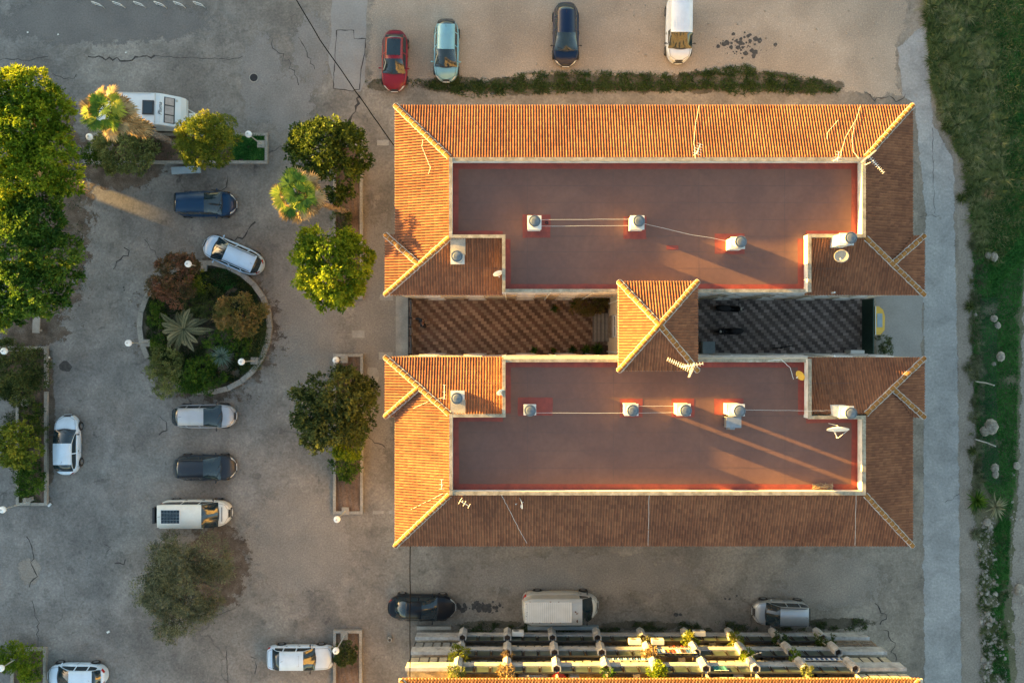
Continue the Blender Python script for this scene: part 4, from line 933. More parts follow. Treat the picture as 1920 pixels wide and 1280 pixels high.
# ---- two scooters and a bicycle in the dark courtyard
def scooter(label, px, py, head):
    t = thing('motor_scooter', label, 'scooter', (P(px,py).x, P(px,py).y, .018), R(head), 'scooters in the east courtyard')
    prof_ = [(-.95,.10,.62),(-.8,.20,.80),(-.4,.24,.84),(0,.22,.80),(.2,.20,.45),(.45,.22,.55),(.6,.26,.95),(.78,.14,.85),(.9,.05,.6)]
    MB().grid([[(x,w_*math.cos(a),.25+(z-.25)*math.sin(a)) for a in [math.pi*k/8 for k in range(9)]] for x,w_,z in prof_]).build('body', PC['black'], t, smooth=True, local=True)
    MB().ball((-.42,0,.84),.3,(1.6,.75,.28)).build('saddle','black_metal',t,smooth=True,local=True)
    MB().tube([(.5,-.36,1.02),(.58,-.15,1.0),(.62,0,1.0),(.58,.15,1.0),(.5,.36,1.02)],.02).tube([(.62,0,1.0),(.8,0,.3)],.03).build('handlebar','black_metal',t,local=True)
    MB().ball((.76,0,.86),.1,(.8,1.1,.8)).build('headlight','headlight',t,smooth=True,local=True)
    for x in (.82,-.62): MB().lathe([(.16,-.05),(.25,-.05),(.27,0),(.25,.05),(.16,.05)],(x,0,.27),16,Matrix.Rotation(R(90),3,'X')).build('wheel','tyre',t,local=True)
scooter('black scooter nearer the north wall of the grey courtyard', 1364, 579, -3); scooter('black scooter in the middle of the grey courtyard', 1366, 621, 182)
t = thing('bicycle', 'black bicycle leaning by the south wall of the grey courtyard', 'bicycle', (P(1463,651).x, P(1463,651).y, .018), R(8), None)
for x in (-.5,.5):
    MB().tube([(x+.33*math.cos(a), .02, .34+.33*math.sin(a)) for a in [2*math.pi*k/20 for k in range(21)]],.02,5).build('wheel','tyre',t,local=True)
MB().tube([(-.5,0,.34),(-.15,0,.8),(.38,0,.82),(.5,0,.34)],.018).tube([(-.15,0,.8),(0,0,.3),(.38,0,.78)],.018).tube([(-.5,0,.34),(0,0,.3)],.015).build('frame','black_metal',t,local=True)
MB().tube([(.3,-.26,.98),(.38,0,.95),(.3,.26,.98)],.016).build('handlebar','black_metal',t,local=True); MB().ball((-.2,0,.93),.12,(1.2,.6,.35)).build('saddle','black_metal',t,local=True)
# ------------------------------------------------------------------ foliage
G['bank_soil'] = mat('weed_soil', [(.07,.06,.04),(.13,.11,.08)], scale=.9, rough=1, grain=.4, gscale=9, soft=True)
G['grass_w'] = leafmat('strip_weed', [(.020,.045,.010),(.045,.08,.018),(.09,.12,.04)], .2, 1.0)
G['grass_u'] = leafmat('undergrowth', [(.010,.022,.007),(.022,.04,.010),(.05,.065,.02)], .2, 1.3)
def _unit(v): return v/np.maximum(1e-9, np.linalg.norm(v, axis=-1, keepdims=True))
def leaf_quads(pos, dirn, length, width, droop=.15):
    """diamond leaves: pos (n,3), dirn (n,3) unit, one quad each"""
    n = len(pos); rv = _unit(rng.normal(size=(n, 3))); side = _unit(np.cross(dirn, rv)); nr = np.cross(side, dirn)
    l = length*rng.uniform(.7, 1.3, (n, 1)); w = width*rng.uniform(.7, 1.3, (n, 1))
    mid = pos+dirn*l*.5+nr*l*droop*.5; tip = pos+dirn*l-np.array([0, 0, 1])*l*droop
    return np.stack([pos, mid+side*w*.5, tip, mid-side*w*.5], 1)
def crown_leaves(blobs, dens=26, k=9, leaf=(.17,.085), spread=.16, up=.35, seed=0, out=1.0, inner=.2, puff=None, rag=1.0):
    """leafy puffs set over a union of ellipsoids, each puff a shell of leaf clusters; dark gaps stay between them"""
    g = np.random.default_rng(seed+11); B = np.array(blobs, float); PC_, PR, PN = [], [], []
    rmax = B[:, 3].max(); pr = puff or max(.16, min(.52, .30*rmax+.06))
    for b in B:
        area = 4*math.pi*((b[3]*b[4]+b[3]*b[5]+b[4]*b[5])/3); n = max(5, int(area/(pr*pr*2.1)))
        u = _unit(g.normal(size=(n, 3))); u[:, 2] = np.where(u[:, 2] < -.35, -u[:, 2], u[:, 2])
        rad = (1-.32*g.random(n)**1.5*rag+.22*rag*(g.random(n) > .78)*g.random(n)-.10)[:, None]
        p = b[:3]+u*b[3:6]*rad; keep = np.ones(n, bool)
        for c in B:
            if c is b: continue
            keep &= (np.linalg.norm((p-c[:3])/c[3:6], axis=1) > .72)
        PC_.append(p[keep]); PN.append(_unit(u/b[3:6])[keep])
    pc = np.concatenate(PC_); pn = np.concatenate(PN); m = len(pc); R_ = pr*g.uniform(.6, 1.25, m)
    per = np.maximum(3, (R_*R_*dens*5.2).astype(int)); idx = np.repeat(np.arange(m), per); n = len(idx)
    u = _unit(g.normal(size=(n, 3))+pn[idx]*.9); p = pc[idx]+u*R_[idx][:, None]*np.where(g.random(n) < inner, .5, 1)[:, None]*g.uniform(.8, 1.12, (n, 1))
    tint = g.random(m)*.6; nz = np.sin(p[:, 0]*1.7+seed)*np.sin(p[:, 1]*2.1+seed*2)
    t = .12+tint[idx]+g.random(n)*.3+.1*nz
    sh = _unit(u*.8+pn[idx]*.4+np.array([0, 0, up])+g.normal(size=(n, 3))*.25)
    pos = np.repeat(p, k, 0)+np.repeat(sh, k, 0)*g.uniform(0, spread*.7, (n*k, 1))+g.normal(size=(n*k, 3))*spread*.25
    dr = _unit(np.repeat(sh, k, 0)*.8+g.normal(size=(n*k, 3))*.7); rr = np.clip(np.repeat(t, k)+g.normal(size=n*k)*.1, 0, 1)
    return leaf_quads(pos, dr, *leaf), rr
def limbs(base, blobs, r=.2, m='bark', parent=None, lean=None):
    mb = MB(); b = Vector(base); c = Vector((sum(x[0] for x in blobs)/len(blobs), sum(x[1] for x in blobs)/len(blobs), min(x[2]-x[5]*.5 for x in blobs)))
    fork = b.lerp(c, .75)+Vector((.05, .04, 0)); mb.tube([b-Vector((0,0,.1)), b.lerp(fork, .5)+Vector((.05,-.03,0)), fork], [r*1.25, r, r*.85], 9)
    for x in blobs:
        e = Vector(x[:3]); q = fork.lerp(e, .5)+Vector((random.uniform(-.2,.2), random.uniform(-.2,.2), .1)); mb.tube([fork, q, e], [r*.6, r*.4, r*.12], 6)
        for _ in range(3):
            e2 = e+Vector((random.uniform(-.6,.6)*x[3], random.uniform(-.6,.6)*x[4], random.uniform(0,.6)*x[5])); mb.tube([q.lerp(e,.5), e2], [r*.22, r*.06], 5)
    return mb.build('trunk', m, parent, smooth=True)
def tree(name, label, cat, base_px, blobs_px, m, r=.18, group=None, **kw):
    """blobs_px: (px, py, z, radius px, height radius m)"""
    bs = []
    for px, py, z, rp, rz in blobs_px:
        p = P(px, py, z); rm = rp*(CAMH-z)/FPX; bs.append((p.x, p.y, z, rm, rm, rz))
    b = P(*base_px, 0); t = thing(name, label, cat, (b.x, b.y, 0), 0, group)
    V, rr = crown_leaves(bs, seed=int(base_px[0]), **kw); fast_mesh('crown', V, None, rr, m, t)
    if r: limbs((b.x, b.y, 0), bs, r, 'bark', t)
    return t
TK = dict(dens=13, k=9, leaf=(.22,.12), spread=.24)
tree('ficus_tree', 'largest sunlit bright green tree at the left edge, upper one', 'tree', (40,285),
     [(48,175,7.8,38,1.5),(5,190,8.0,42,1.6),(92,215,7.2,38,1.5),(50,235,8.2,48,1.6),(10,270,8.0,50,1.7),(100,285,7.4,44,1.6),(60,320,7.4,46,1.6),(5,345,6.8,40,1.6),(118,330,6.0,26,1.2)], 'lf_bright', .3, **TK)
tree('ficus_tree', 'big shaded green tree at the left edge just below the sunlit one', 'tree', (40,480),
     [(22,395,5.8,44,1.5),(70,420,6.2,44,1.6),(30,470,6.6,52,1.7),(98,480,6.0,46,1.6),(60,540,6.0,50,1.6),(10,560,5.8,46,1.5),(115,530,5.0,30,1.3),(25,590,5.0,26,1.2),(75,380,5.8,36,1.4)], 'lf_mid', .3, **TK)
tree('street_tree', 'dark green tree at the top of the long planter, behind the fan palm', 'tree', (645,300),
     [(612,275,3.9,42,1.4),(582,268,3.3,28,1.2),(650,290,3.7,32,1.3),(632,325,3.5,38,1.3),(575,300,3.3,30,1.2),(600,255,3.5,22,1),(655,265,3.3,24,1)], 'lf_dark', .2, **TK)
tree('street_tree', 'rounded bright yellow green tree at the foot of the long planter', 'tree', (650,515),
     [(625,470,7.1,38,1.5),(595,500,6.7,40,1.4),(655,500,6.7,42,1.4),(628,520,7.1,42,1.5),(665,475,6.3,26,1.2),(610,545,6.1,26,1.2),(590,465,6.1,24,1.1),(648,545,6.1,24,1.1)], 'lf_bright', .2, **TK)
tree('street_tree', 'broad dull green tree in the kerbed bed south of the courtyard entrance', 'tree', (652,775),
     [(630,740,3.9,42,1.5),(598,765,3.5,42,1.4),(662,760,3.5,42,1.4),(625,795,3.7,42,1.4),(655,725,3.1,28,1.2),(590,795,2.9,30,1.2),(660,795,2.9,30,1.2),(672,740,2.9,30,1.1)], 'lf_dull', .2, **TK)
tree('young_tree', 'small yellow green sapling showing from under the dull green tree', 'tree', (655,845), [(655,830,2.6,24,.9),(640,838,2.4,16,.8)], 'lf_bright', .06, dens=26, k=8, leaf=(.16,.08), spread=.2)
tree('shrub', 'thin green shrub in the bare part of the kerbed bed', 'shrub', (652,880), [(645,875,1.2,18,.6),(660,868,1.1,12,.5),(632,872,1.0,9,.4),(655,888,.9,10,.4)], 'lf_mid', .03, dens=22, k=7, leaf=(.16,.07), spread=.2)
tree('shrub', 'small dark shrub at the foot of the leaning palm', 'shrub', (645,408), [(640,408,.7,15,.45),(655,412,.6,9,.35)], 'lf_dull', .03, dens=24, k=7, leaf=(.15,.06), spread=.18)
tree('olive_tree', 'grey green olive tree standing alone in the asphalt below the camper van', 'tree', (370,1075),
     [(347,1056,2.8,42,1.5),(387,1047,2.6,33,1.4),(307,1079,2.2,28,1.2),(356,1097,3.0,46,1.5),(312,1119,2.4,30,1.2),(343,1146,2.2,30,1.2),(391,1092,2.4,35,1.3),(382,1128,2.0,23,1.1),(321,1164,1.6,18,1.0),(307,1047,1.8,18,1.0),(334,1029,2.2,19,1.0),(275,1105,3.0,16,.8)], 'lf_olive', .25, dens=17, k=9, leaf=(.20,.05), spread=.36, rag=1.4)
tree('shrub', 'rounded yellow lit shrub over the front of the caravan', 'shrub', (392,272), [(385,250,4.2,34,1.2),(365,268,4.0,28,1.1),(405,270,4.0,30,1.1),(385,288,3.7,28,1.0),(412,245,2.4,20,.9)], 'lf_yellow', .1, dens=24, k=9, leaf=(.15,.07), spread=.2)
tree('shrub', 'pale grey green shrub below the skirted fan palm', 'shrub', (238,288), [(228,285,1.9,34,.9),(205,278,1.7,24,.8),(250,292,1.8,26,.8),(230,308,1.5,20,.7),(268,275,1.6,20,.7)], 'lf_grey', .08, dens=26, k=9, leaf=(.15,.075), spread=.18)
tree('shrub', 'low dark green shrub at the left end of the caravan planter', 'shrub', (178,292), [(176,288,.9,14,.6),(180,300,.8,10,.5)], 'lf_mid', .04, dens=22, k=8, leaf=(.15,.07), spread=.18)
tree('shrub', 'clipped round shrub in the planter at the bottom edge', 'shrub', (645,1218), [(648,1222,.9,19,.75)], 'lf_dull', .05, dens=60, k=9, leaf=(.10,.055), spread=.1, out=.2)
tree('shrub', 'dark green shrub filling the top of the left planter', 'shrub', (45,700), [(35,690,1.8,34,.9),(62,680,1.5,22,.8),(10,705,1.6,30,.8),(40,728,1.5,24,.8),(72,705,1.2,16,.6),(20,670,1.5,22,.8)], 'lf_dull', .08, dens=22, k=9, leaf=(.17,.06), spread=.24)
tree('shrub', 'yellowish shrub with golden leaves in the left planter', 'shrub', (40,832), [(35,825,2.1,28,.9),(12,838,2.0,26,.9),(52,845,1.8,20,.8),(30,855,1.8,18,.8)], 'lf_yellow', .08, dens=20, k=8, leaf=(.19,.10), spread=.22)
tree('shrub', 'bright green shrub near the bottom end of the left planter', 'shrub', (60,900), [(58,895,1.0,20,.6),(70,905,.9,15,.5),(48,910,.9,13,.5)], 'lf_mid', .05, dens=26, k=8, leaf=(.14,.07), spread=.18)
tree('shrub', 'very dark low shrub between the golden shrub and the planter kerb', 'shrub', (68,790), [(60,770,.8,16,.45),(72,795,.8,14,.45),(70,820,.7,14,.4)], 'lf_dark', .04, dens=22, k=8, leaf=(.14,.06), spread=.18)
tree('shrub', 'fresh green shrub in the corner planter at the bottom left', 'shrub', (45,1240), [(28,1228,1.1,20,.6),(55,1238,1.0,22,.6),(60,1258,.9,18,.55),(12,1235,1.0,16,.5)], 'lf_bright', .05, dens=30, k=8, leaf=(.13,.07), spread=.16)
tree('shrub', 'scruffy weed shrub outside the green courtyard gate', 'shrub', (1655,648), [(1656,640,.6,10,.35),(1660,655,.5,9,.3),(1650,664,.4,6,.3)], 'weed', .03, dens=22, k=7, leaf=(.16,.05), spread=.18)
# round island
tree('oleander_bush', 'reddish flowering bush at the upper left of the round island', 'shrub', (335,525), [(330,520,1.6,34,.9),(310,530,1.4,22,.8),(352,515,1.4,24,.8),(330,545,1.3,22,.7),(345,500,1.3,16,.7)], 'lf_red', .07, dens=28, k=9, leaf=(.15,.07), spread=.18)
tree('oleander_bush', 'rounded golden bush with pink tips at the right of the round island', 'shrub', (450,590), [(448,582,1.7,30,.9),(435,590,1.5,24,.8),(462,600,1.4,24,.8),(478,585,1.3,16,.7),(445,608,1.3,18,.7)], 'lf_orange', .07, dens=30, k=9, leaf=(.14,.07), spread=.17)
tree('shrub', 'white flowered shrub at the lower left of the round island', 'shrub', (318,690), [(315,680,1.1,24,.7),(300,700,1.0,20,.6),(325,710,1.0,22,.6),(310,725,.8,16,.5)], 'lf_grey', .05, dens=22, k=8, leaf=(.15,.06), spread=.2)
tree('shrub', 'fresh green shrub at the bottom of the round island', 'shrub', (375,710), [(370,705,.9,26,.6),(395,715,.9,24,.6),(350,715,.8,20,.5),(385,690,.8,20,.5)], 'lf_mid', .05, dens=28, k=8, leaf=(.13,.07), spread=.16)
tree('shrub', 'light green sprawling shrub beside the reddish bush on the island', 'shrub', (372,528), [(370,525,.9,17,.5),(378,538,.8,12,.4)], 'lf_yellow', .04, dens=24, k=8, leaf=(.15,.06), spread=.18)
def strap(name, label, px, py, z, r, n, m, w=.05, lift=(.2,1.2), droop=.5, cat='plant', trunk=0, segs=5, group=None):
    """rosette of narrow leaves"""
    c = P(px, py, z); t = thing(name, label, cat, (c.x, c.y, .0), 0, group); Q = []; rr = []
    for i in range(n):
        a = random.uniform(0, 2*math.pi); el = random.uniform(*lift); L = r*random.uniform(.75, 1.1); d = Vector((math.cos(a)*math.cos(el), math.sin(a)*math.cos(el), math.sin(el)))
        s = Vector((-math.sin(a), math.cos(a), 0)); prev = None; tv = random.random()
        for k in range(segs+1):
            f = k/segs; p = c+d*L*f-Vector((0,0,1))*L*droop*f*f; ww = w*(1-f)**.6*(.6+.8*math.sin(math.pi*min(1, f+.25)))
            cur = (p+s*ww/2, p-s*ww/2)
            if prev: Q.append((prev[0], prev[1], cur[1], cur[0])); rr.append(tv)
            prev = cur
    fast_mesh('leaves', np.array([[tuple(p) for p in q] for q in Q]), None, np.array(rr), m, t)
    if trunk: MB().lathe([(trunk*1.2,0),(trunk,z*.5),(trunk,z)], (c.x,c.y,0), 10).build('trunk','bark',t)
    elif z > .25: MB().lathe([(.05,0),(.05,z)], (c.x,c.y,0), 8).build('stem','bark',t)
    return t
strap('yucca', 'spiky blue green yucca ball on the round island', 415, 667, .9, 1.0, 260, 'lf_blue', .045, (-.1,1.4), .15, trunk=.1)
strap('agave', 'dark agave rosette at the road edge above the rubble', 1831, 938, .3, 1.05, 60, 'lf_mid', .15, (.05,1.3), .1)
strap('agave', 'yellow tipped agave rosette beside the dark one', 1866, 950, .3, 1.1, 70, 'lf_frond', .11, (.0,1.2), .25)
def fronds(label, px, py, z, r, n):
    c = P(px, py, z); t = thing('date_palm', label, 'palm', (c.x, c.y, 0)); st = MB(); Q = []; rr = []
    for i in range(n):
        a = 2*math.pi*i/n+random.uniform(-.2,.2); L = r*random.uniform(.6,1.15); el = random.uniform(.25,.95); d = Vector((math.cos(a)*math.cos(el), math.sin(a)*math.cos(el), math.sin(el)))
        pts = [c+d*L*f-Vector((0,0,1))*L*.62*f*f for f in [k/9 for k in range(10)]]; st.tube(pts, [.03*(1-.8*k/9) for k in range(10)], 5); s = Vector((-math.sin(a), math.cos(a), 0)); tv = random.random()
        for k in range(2, 60):
            f = k/60; j = f*9; i0 = min(8, int(j)); p = pts[i0].lerp(pts[i0+1], j-i0); tn = (pts[i0+1]-pts[i0]).normalized()
            for sg in (-1, 1):
                ll = .34*math.sin(math.pi*min(1, f*.9+.12))+.05; e = p+(tn*.75+s*sg*.5+Vector((0,0,.25+random.uniform(-.2,.1)))).normalized()*ll
                Q.append((p, p+tn*.03+(e-p)*.5, e, p-tn*.012+(e-p)*.5)); rr.append(tv*.6+random.random()*.4)
    st.build('frond_rib', 'lf_frond', t); fast_mesh('frond_leaflets', np.array([[tuple(v) for v in q] for q in Q]), None, np.array(rr), 'lf_frond', t)
    MB().lathe([(.22,0),(.2,z*.6),(.26,z)], (c.x,c.y,0), 12).build('trunk','palm_bark',t)
fronds('young date palm with pale arching fronds at the centre of the round island', 345, 618, 1.1, 2.3, 19)
def fan_palm(label, crown_px, z, base_px, r, seed, skirt_m=1.6, n=32):
    random.seed(seed); c = P(*crown_px, z); b = P(*base_px, 0); t = thing('fan_palm', label, 'palm', (b.x, b.y, 0), 0, 'tall fan palms'); pt = MB()
    def fan(o_, d, L, fr, wd, droop, Q, rr, tv, nseg=15):
        s = d.cross(Vector((0,0,1))); s = s.normalized() if s.length > .01 else Vector((1,0,0)); up = s.cross(d); tw = random.uniform(-.5,.5); s, up = s*math.cos(tw)+up*math.sin(tw), up*math.cos(tw)-s*math.sin(tw); base = o_+d*L
        for k in range(nseg):
            a = -1.5+3.0*k/(nseg-1)+random.uniform(-.05,.05); q = (d*math.cos(a)+s*math.sin(a)).normalized(); ln = fr*(.78+.3*math.cos(a))*random.uniform(.9,1.1)
            m1 = base+q*ln*.55+up*.05*random.uniform(-1,1); m1.z -= droop*.15*ln; e = base+q*ln; e.z -= droop*ln*random.uniform(.35,.75)
            w1 = q.cross(up).normalized()*ln*wd; Q += [(base, m1+w1, e, m1-w1)]; rr.append(min(1, max(0, tv+random.gauss(0,.1))))
    Q, rr, D, dr = [], [], [], []
    for i in range(n):
        el = math.asin(random.uniform(-.25, 1)); a = i*2.399; d = Vector((math.cos(a)*math.cos(el), math.sin(a)*math.cos(el), math.sin(el))); L = r*random.uniform(.25,.78)*(1 if el < .9 else .7)
        e0 = c+d*L; pt.tube([c, e0], .016, 4); d2 = Vector((math.cos(a), math.sin(a), random.uniform(-.25,.45)+.35*(el > .8))).normalized(); fan(e0-d2*.02, d2, .02, r*random.uniform(.30,.46), .07, random.uniform(.1,.5), Q, rr, random.choice((.0,.15,.35,.6,.95)), 17)
    for i in range(44):
        el = random.uniform(-.6,.25); a = random.uniform(0, 6.28); d = Vector((math.cos(a)*math.cos(el), math.sin(a)*math.cos(el), math.sin(el))); fan(c, d, r*random.uniform(.5,.78), r*random.uniform(.3,.45), .08, .6, D, dr, random.random())
    dt = (b-c).normalized()
    for i in range(110):
        f = random.uniform(.02, .30)*skirt_m/1.6; o_ = c.lerp(b, f); a = random.uniform(0, 6.28); d = (Vector((math.cos(a), math.sin(a), 0))+dt*random.uniform(1.0, 2.2)).normalized(); fan(o_, d, r*.25, r*.45, .09, .8, D, dr, random.random(), 9)
    fast_mesh('green_fans', np.array([[tuple(v) for v in q] for q in Q]), None, np.array(rr), 'lf_palm', t)
    fast_mesh('dead_leaf_skirt', np.array([[tuple(v) for v in q] for q in D]), None, np.array(dr), 'lf_straw', t)
    pt.build('leaf_stalks', 'lf_palm', t)
    tr = MB(); pts = [b.lerp(c, k/24)+Vector((math.sin(k*.35)*.04, 0, 0)) for k in range(25)]; tr.tube(pts, [.27 if k == 0 else (.17+.025*(k % 2)) for k in range(25)], 10)
    for k in range(420):
        f = random.random()*.8; p = b.lerp(c, f); a = random.uniform(0, 6.28); o_ = p+Vector((math.cos(a)*.18, math.sin(a)*.18, 0)); tr.add([o_, o_+Vector((-math.sin(a)*.06, math.cos(a)*.06, 0)), o_+Vector((math.cos(a)*.09, math.sin(a)*.09, .14)), o_+Vector((math.cos(a)*.02, math.sin(a)*.02, .1))], [(0,1,2,3)])
    tr.build('trunk', 'palm_bark', t)
fan_palm('sunlit fan palm with a thick skirt of dead leaves over the caravan', (200,210), 10.2, (330,270), 1.5, 5, 2.3)
fan_palm('sunlit fan palm leaning out of the long planter beside the dark green tree', (558,366), 10.0, (652,398), 1.55, 9, 1.0)
random.seed(77)

# ---- grasses
def inside(poly, x, y):
    c = np.zeros(len(x), bool)
    for (x0, y0), (x1, y1) in zip(poly, poly[1:]+poly[:1]):
        if y0 == y1: continue
        k = ((y0 > y) != (y1 > y)) & (x < (x1-x0)*(y-y0)/(y1-y0)+x0); c ^= k
    return c
def blades(name, poly, n, L, w, m, patch=.0, label=None, lean=.5, z=.0, kind='stuff', pscale=.06, seed=1):
    g = np.random.default_rng(seed); xs = [p[0] for p in poly]; ys = [p[1] for p in poly]
    x = g.uniform(min(xs), max(xs), n*2); y = g.uniform(min(ys), max(ys), n*2); k = inside(poly, x, y); x, y = x[k], y[k]
    nz = np.sin(x*pscale+seed)+np.sin(y*pscale*1.3+seed*2)+np.sin(x*pscale*2.7+y*pscale*2.1)+np.sin(x*pscale*.9-y*pscale*2.9+seed)
    k = nz+g.normal(size=len(x))*.5 > patch; x, y, nz = x[k][:n], y[k][:n], nz[k][:n]
    p = np.stack([(x-960)*CAMH/FPX, (640-y)*CAMH/FPX, np.full(len(x), z)], 1); d = _unit(np.stack([g.normal(size=len(x))*lean, g.normal(size=len(x))*lean, np.ones(len(x))*.7], 1))
    Q = leaf_quads(p, d, L, w, .25); rr = np.clip(.35+.12*nz+g.normal(size=len(x))*.2, 0, 1)
    o = fast_mesh(name, Q, None, rr, m); o['kind'] = kind
    if label: o['label'] = label
    return o
VERGE = [(1733,-40),(1960,-40),(1960,250),(1930,400),(1910,600),(1904,900),(1890,1000),(1888,1100),(1868,1110),(1860,1000),(1880,960),(1840,900),(1828,760),(1822,640),(1826,500),(1815,340),(1778,245),(1745,150)]
blades('dry_grass', [(1733,-40),(1960,-40),(1960,240),(1920,420),(1870,500),(1828,480),(1815,330),(1775,245),(1745,150)], 26000, .5, .035, 'grass_b', -2.2, 'tall dull grass on the bank east of the concrete road', .8, seed=3)
blades('green_grass', VERGE, 90000, .22, .045, 'grass_g', -1.3, 'low bright green ground cover on the east bank', .9, seed=5, pscale=.035)
blades('green_grass', [(1870,960),(1893,980),(1890,1090),(1880,1150),(1895,1290),(1860,1290),(1862,1180),(1855,1080),(1860,1010)], 12000, .2, .035, 'grass_g', -.8, 'green ground cover beside the rubble', .7, seed=6)
blades('dry_grass', [(1815,480),(1835,500),(1840,900),(1850,1280),(1862,1290),(1838,1290),(1826,1000),(1815,900)], 6000, .25, .03, 'grass_b', -.6, 'dry grass fringe along the road shoulder', .8, seed=8)
for k_, (x_, y_, rx_, ry_) in enumerate(((850,158,75,17),(960,162,80,20),(1080,155,90,20),(1200,156,90,20),(1320,154,90,24),(1430,152,80,22),(1530,162,60,16),(715,160,32,12))):
    blob_sheet('weed_soil', x_, y_, rx_, ry_, 'bank_soil', .0102+.0006*k_)
for x_, y_, rx_, ry_ in ((920,1170,70,9),(1200,1172,90,10),(1570,1168,80,12)): blob_sheet('weed_soil', x_, y_, rx_, ry_, 'bank_soil', .0102)
WS = [(785,152),(850,148),(940,150),(980,138),(1080,135),(1200,138),(1290,140),(1330,132),(1400,122),(1420,136),(1480,140),(1530,150),(1580,172),(1500,178),(1440,172),(1375,182),(1340,165),(1250,172),(1150,170),(1105,172),(1010,178),(985,172),(940,180),(880,182),(840,172),(800,166)]
blades('weeds', WS, 22000, .30, .045, 'grass_w', -.1, 'strip of weeds between the gravel lot and the northern block', 1.0, seed=9, pscale=.16)
blades('weeds', [(735,148),(790,150),(790,160),(730,172),(718,160),(700,155),(690,165),(684,150)], 900, .14, .04, 'weed', .2, 'sparse weeds by the red car', .9, seed=10, pscale=.2)
blades('weeds', [(860,1168),(975,1166),(1140,1178),(1180,1166),(1420,1164),(1440,1180),(1520,1166),(1625,1158),(1625,1180),(860,1184)], 9000, .2, .045, 'weed', .1, 'weeds along the foot of the balconies', .9, seed=11, pscale=.08)
blades('weeds', [(280,560),(312,515),(345,502),(428,506),(478,540),(494,600),(486,672),(442,712),(380,724),(322,712),(288,674),(275,620)], 26000, .26, .07, 'grass_u', -1.6, 'rough undergrowth on the round island', .9, z=.2, seed=12, pscale=.07)
blades('weeds', [(470,560),(500,580),(505,640),(490,690),(455,700),(440,650),(455,620)], 6000, .3, .03, 'grass_b', -3, 'long grass at the right of the round island', .7, z=.2, seed=13)
blades('weeds', [(400,505),(440,505),(450,530),(420,550),(395,535)], 3000, .15, .05, 'grass_g', -3, 'green ground cover at the top of the round island', .9, z=.2, seed=14)
blades('weeds', [(438,255),(496,255),(496,300),(440,300)], 5000, .22, .06, 'grass_g', -1.2, 'dark ground cover at the right end of the caravan planter', .9, z=.2, seed=15)
blades('weeds', [(175,268),(440,255),(440,300),(175,300)], 3500, .16, .05, 'weed', .2, 'sparse growth in the caravan planter', .9, z=.2, seed=16)
blades('weeds', [(0,655),(80,655),(80,940),(34,940),(0,760)], 5000, .18, .05, 'weed', -.2, 'undergrowth in the left planter', .9, z=.2, seed=17)
blades('weeds', [(100,560),(165,540),(150,340),(130,330),(110,420)], 900, .12, .05, 'weed', .8, 'sparse weeds under the left trees', .9, seed=18)
def tuft(label, px, py, r, n, m='grass_b', w=.03, lift=(.1,1.2)):
    return strap('grass_tuft', label, px, py, .02, r, n, m, w, lift, .55, 'grass tuft', group='grass tufts on the east bank')
tuft('big drooping grass tuft lowest of the large ones beside the widening road', 1822, 290, 1.5, 230); tuft('grass tuft closest to the road where the shoulder begins', 1775, 238, .8, 160, 'lf_dull')
tuft('broad grass tuft near the top right of the bank', 1800, 150, 1.5, 220); tuft('grass tuft above the widening of the road', 1775, 190, 1.2, 180); tuft('pale green grass tuft halfway down the tall grass', 1850, 220, 1.4, 200)
tuft('dark brushy tuft on the shoulder beside the upper grass', 1803, 372, .8, 150, 'lf_dull'); tuft('straw coloured tuft below the large drooping one', 1850, 365, 1.1, 150, 'lf_straw', .025)
tuft('grass tuft at the very top of the bank', 1790, 60, 1.4, 220); tuft('grass tuft on the shoulder beside the yellow container', 1818, 575, .8, 140, 'lf_dull'); tuft('brown tuft creeping over the shoulder', 1815, 690, .8, 120, 'lf_olive')
tuft('small green brown tuft level with the southern block', 1822, 845, .7, 120, 'lf_dull'); tuft('brown bushy tuft below the agaves', 1828, 1000, .8, 140, 'lf_olive')
def clumps(label, poly, n, per, L, seed, m):
    g = np.random.default_rng(seed); xs = [p[0] for p in poly]; ys = [p[1] for p in poly]; x = g.uniform(min(xs), max(xs), n*3); y = g.uniform(min(ys), max(ys), n*3); k = inside(poly, x, y); x, y = x[k][:n], y[k][:n]; n = len(x)
    c = np.stack([(x-960)*CAMH/FPX, (640-y)*CAMH/FPX, np.zeros(n)], 1); sz = L*g.uniform(.5, 1.3, n); tint = g.random(n); idx = np.repeat(np.arange(n), per); N_ = len(idx)
    a = g.uniform(0, 2*math.pi, N_)*.75+(g.random(n)*6.28)[idx]*.25; el = g.uniform(.15, 1.35, N_); h = np.stack([np.cos(a), np.sin(a), np.zeros(N_)], 1); l = (sz[idx]*g.uniform(.6, 1.15, N_))[:, None]
    p0 = c[idx]+h*g.uniform(0, .12, (N_, 1)); Q = []; s_ = np.stack([-np.sin(a), np.cos(a), np.zeros(N_)], 1); prev = None; w0 = .022
    for f in (0, .35, .7, 1.0):
        q = p0+h*l*f*np.cos(el)[:, None]+np.array([0, 0, 1])*l*(f*np.sin(el)[:, None]-.55*f*f)+np.array([0, 0, .02]); w = w0*(1-f*.9)
        if prev is not None: Q.append(np.stack([prev[0], prev[1], q-s_*w, q+s_*w], 1))
        prev = (q+s_*w, q-s_*w)
    o = fast_mesh('grass_clumps', np.concatenate(Q), None, np.clip(np.tile(tint[idx]*.8+g.random(N_)*.25, 3), 0, 1), m); tag(o, label, None, None, 'stuff')
clumps('tall drooping grass clumps on the upper bank', [(1735,-40),(1850,-40),(1870,100),(1875,250),(1885,330),(1865,480),(1835,470),(1822,340),(1785,245),(1748,150)], 190, 90, 1.1, 21, 'grass_b')
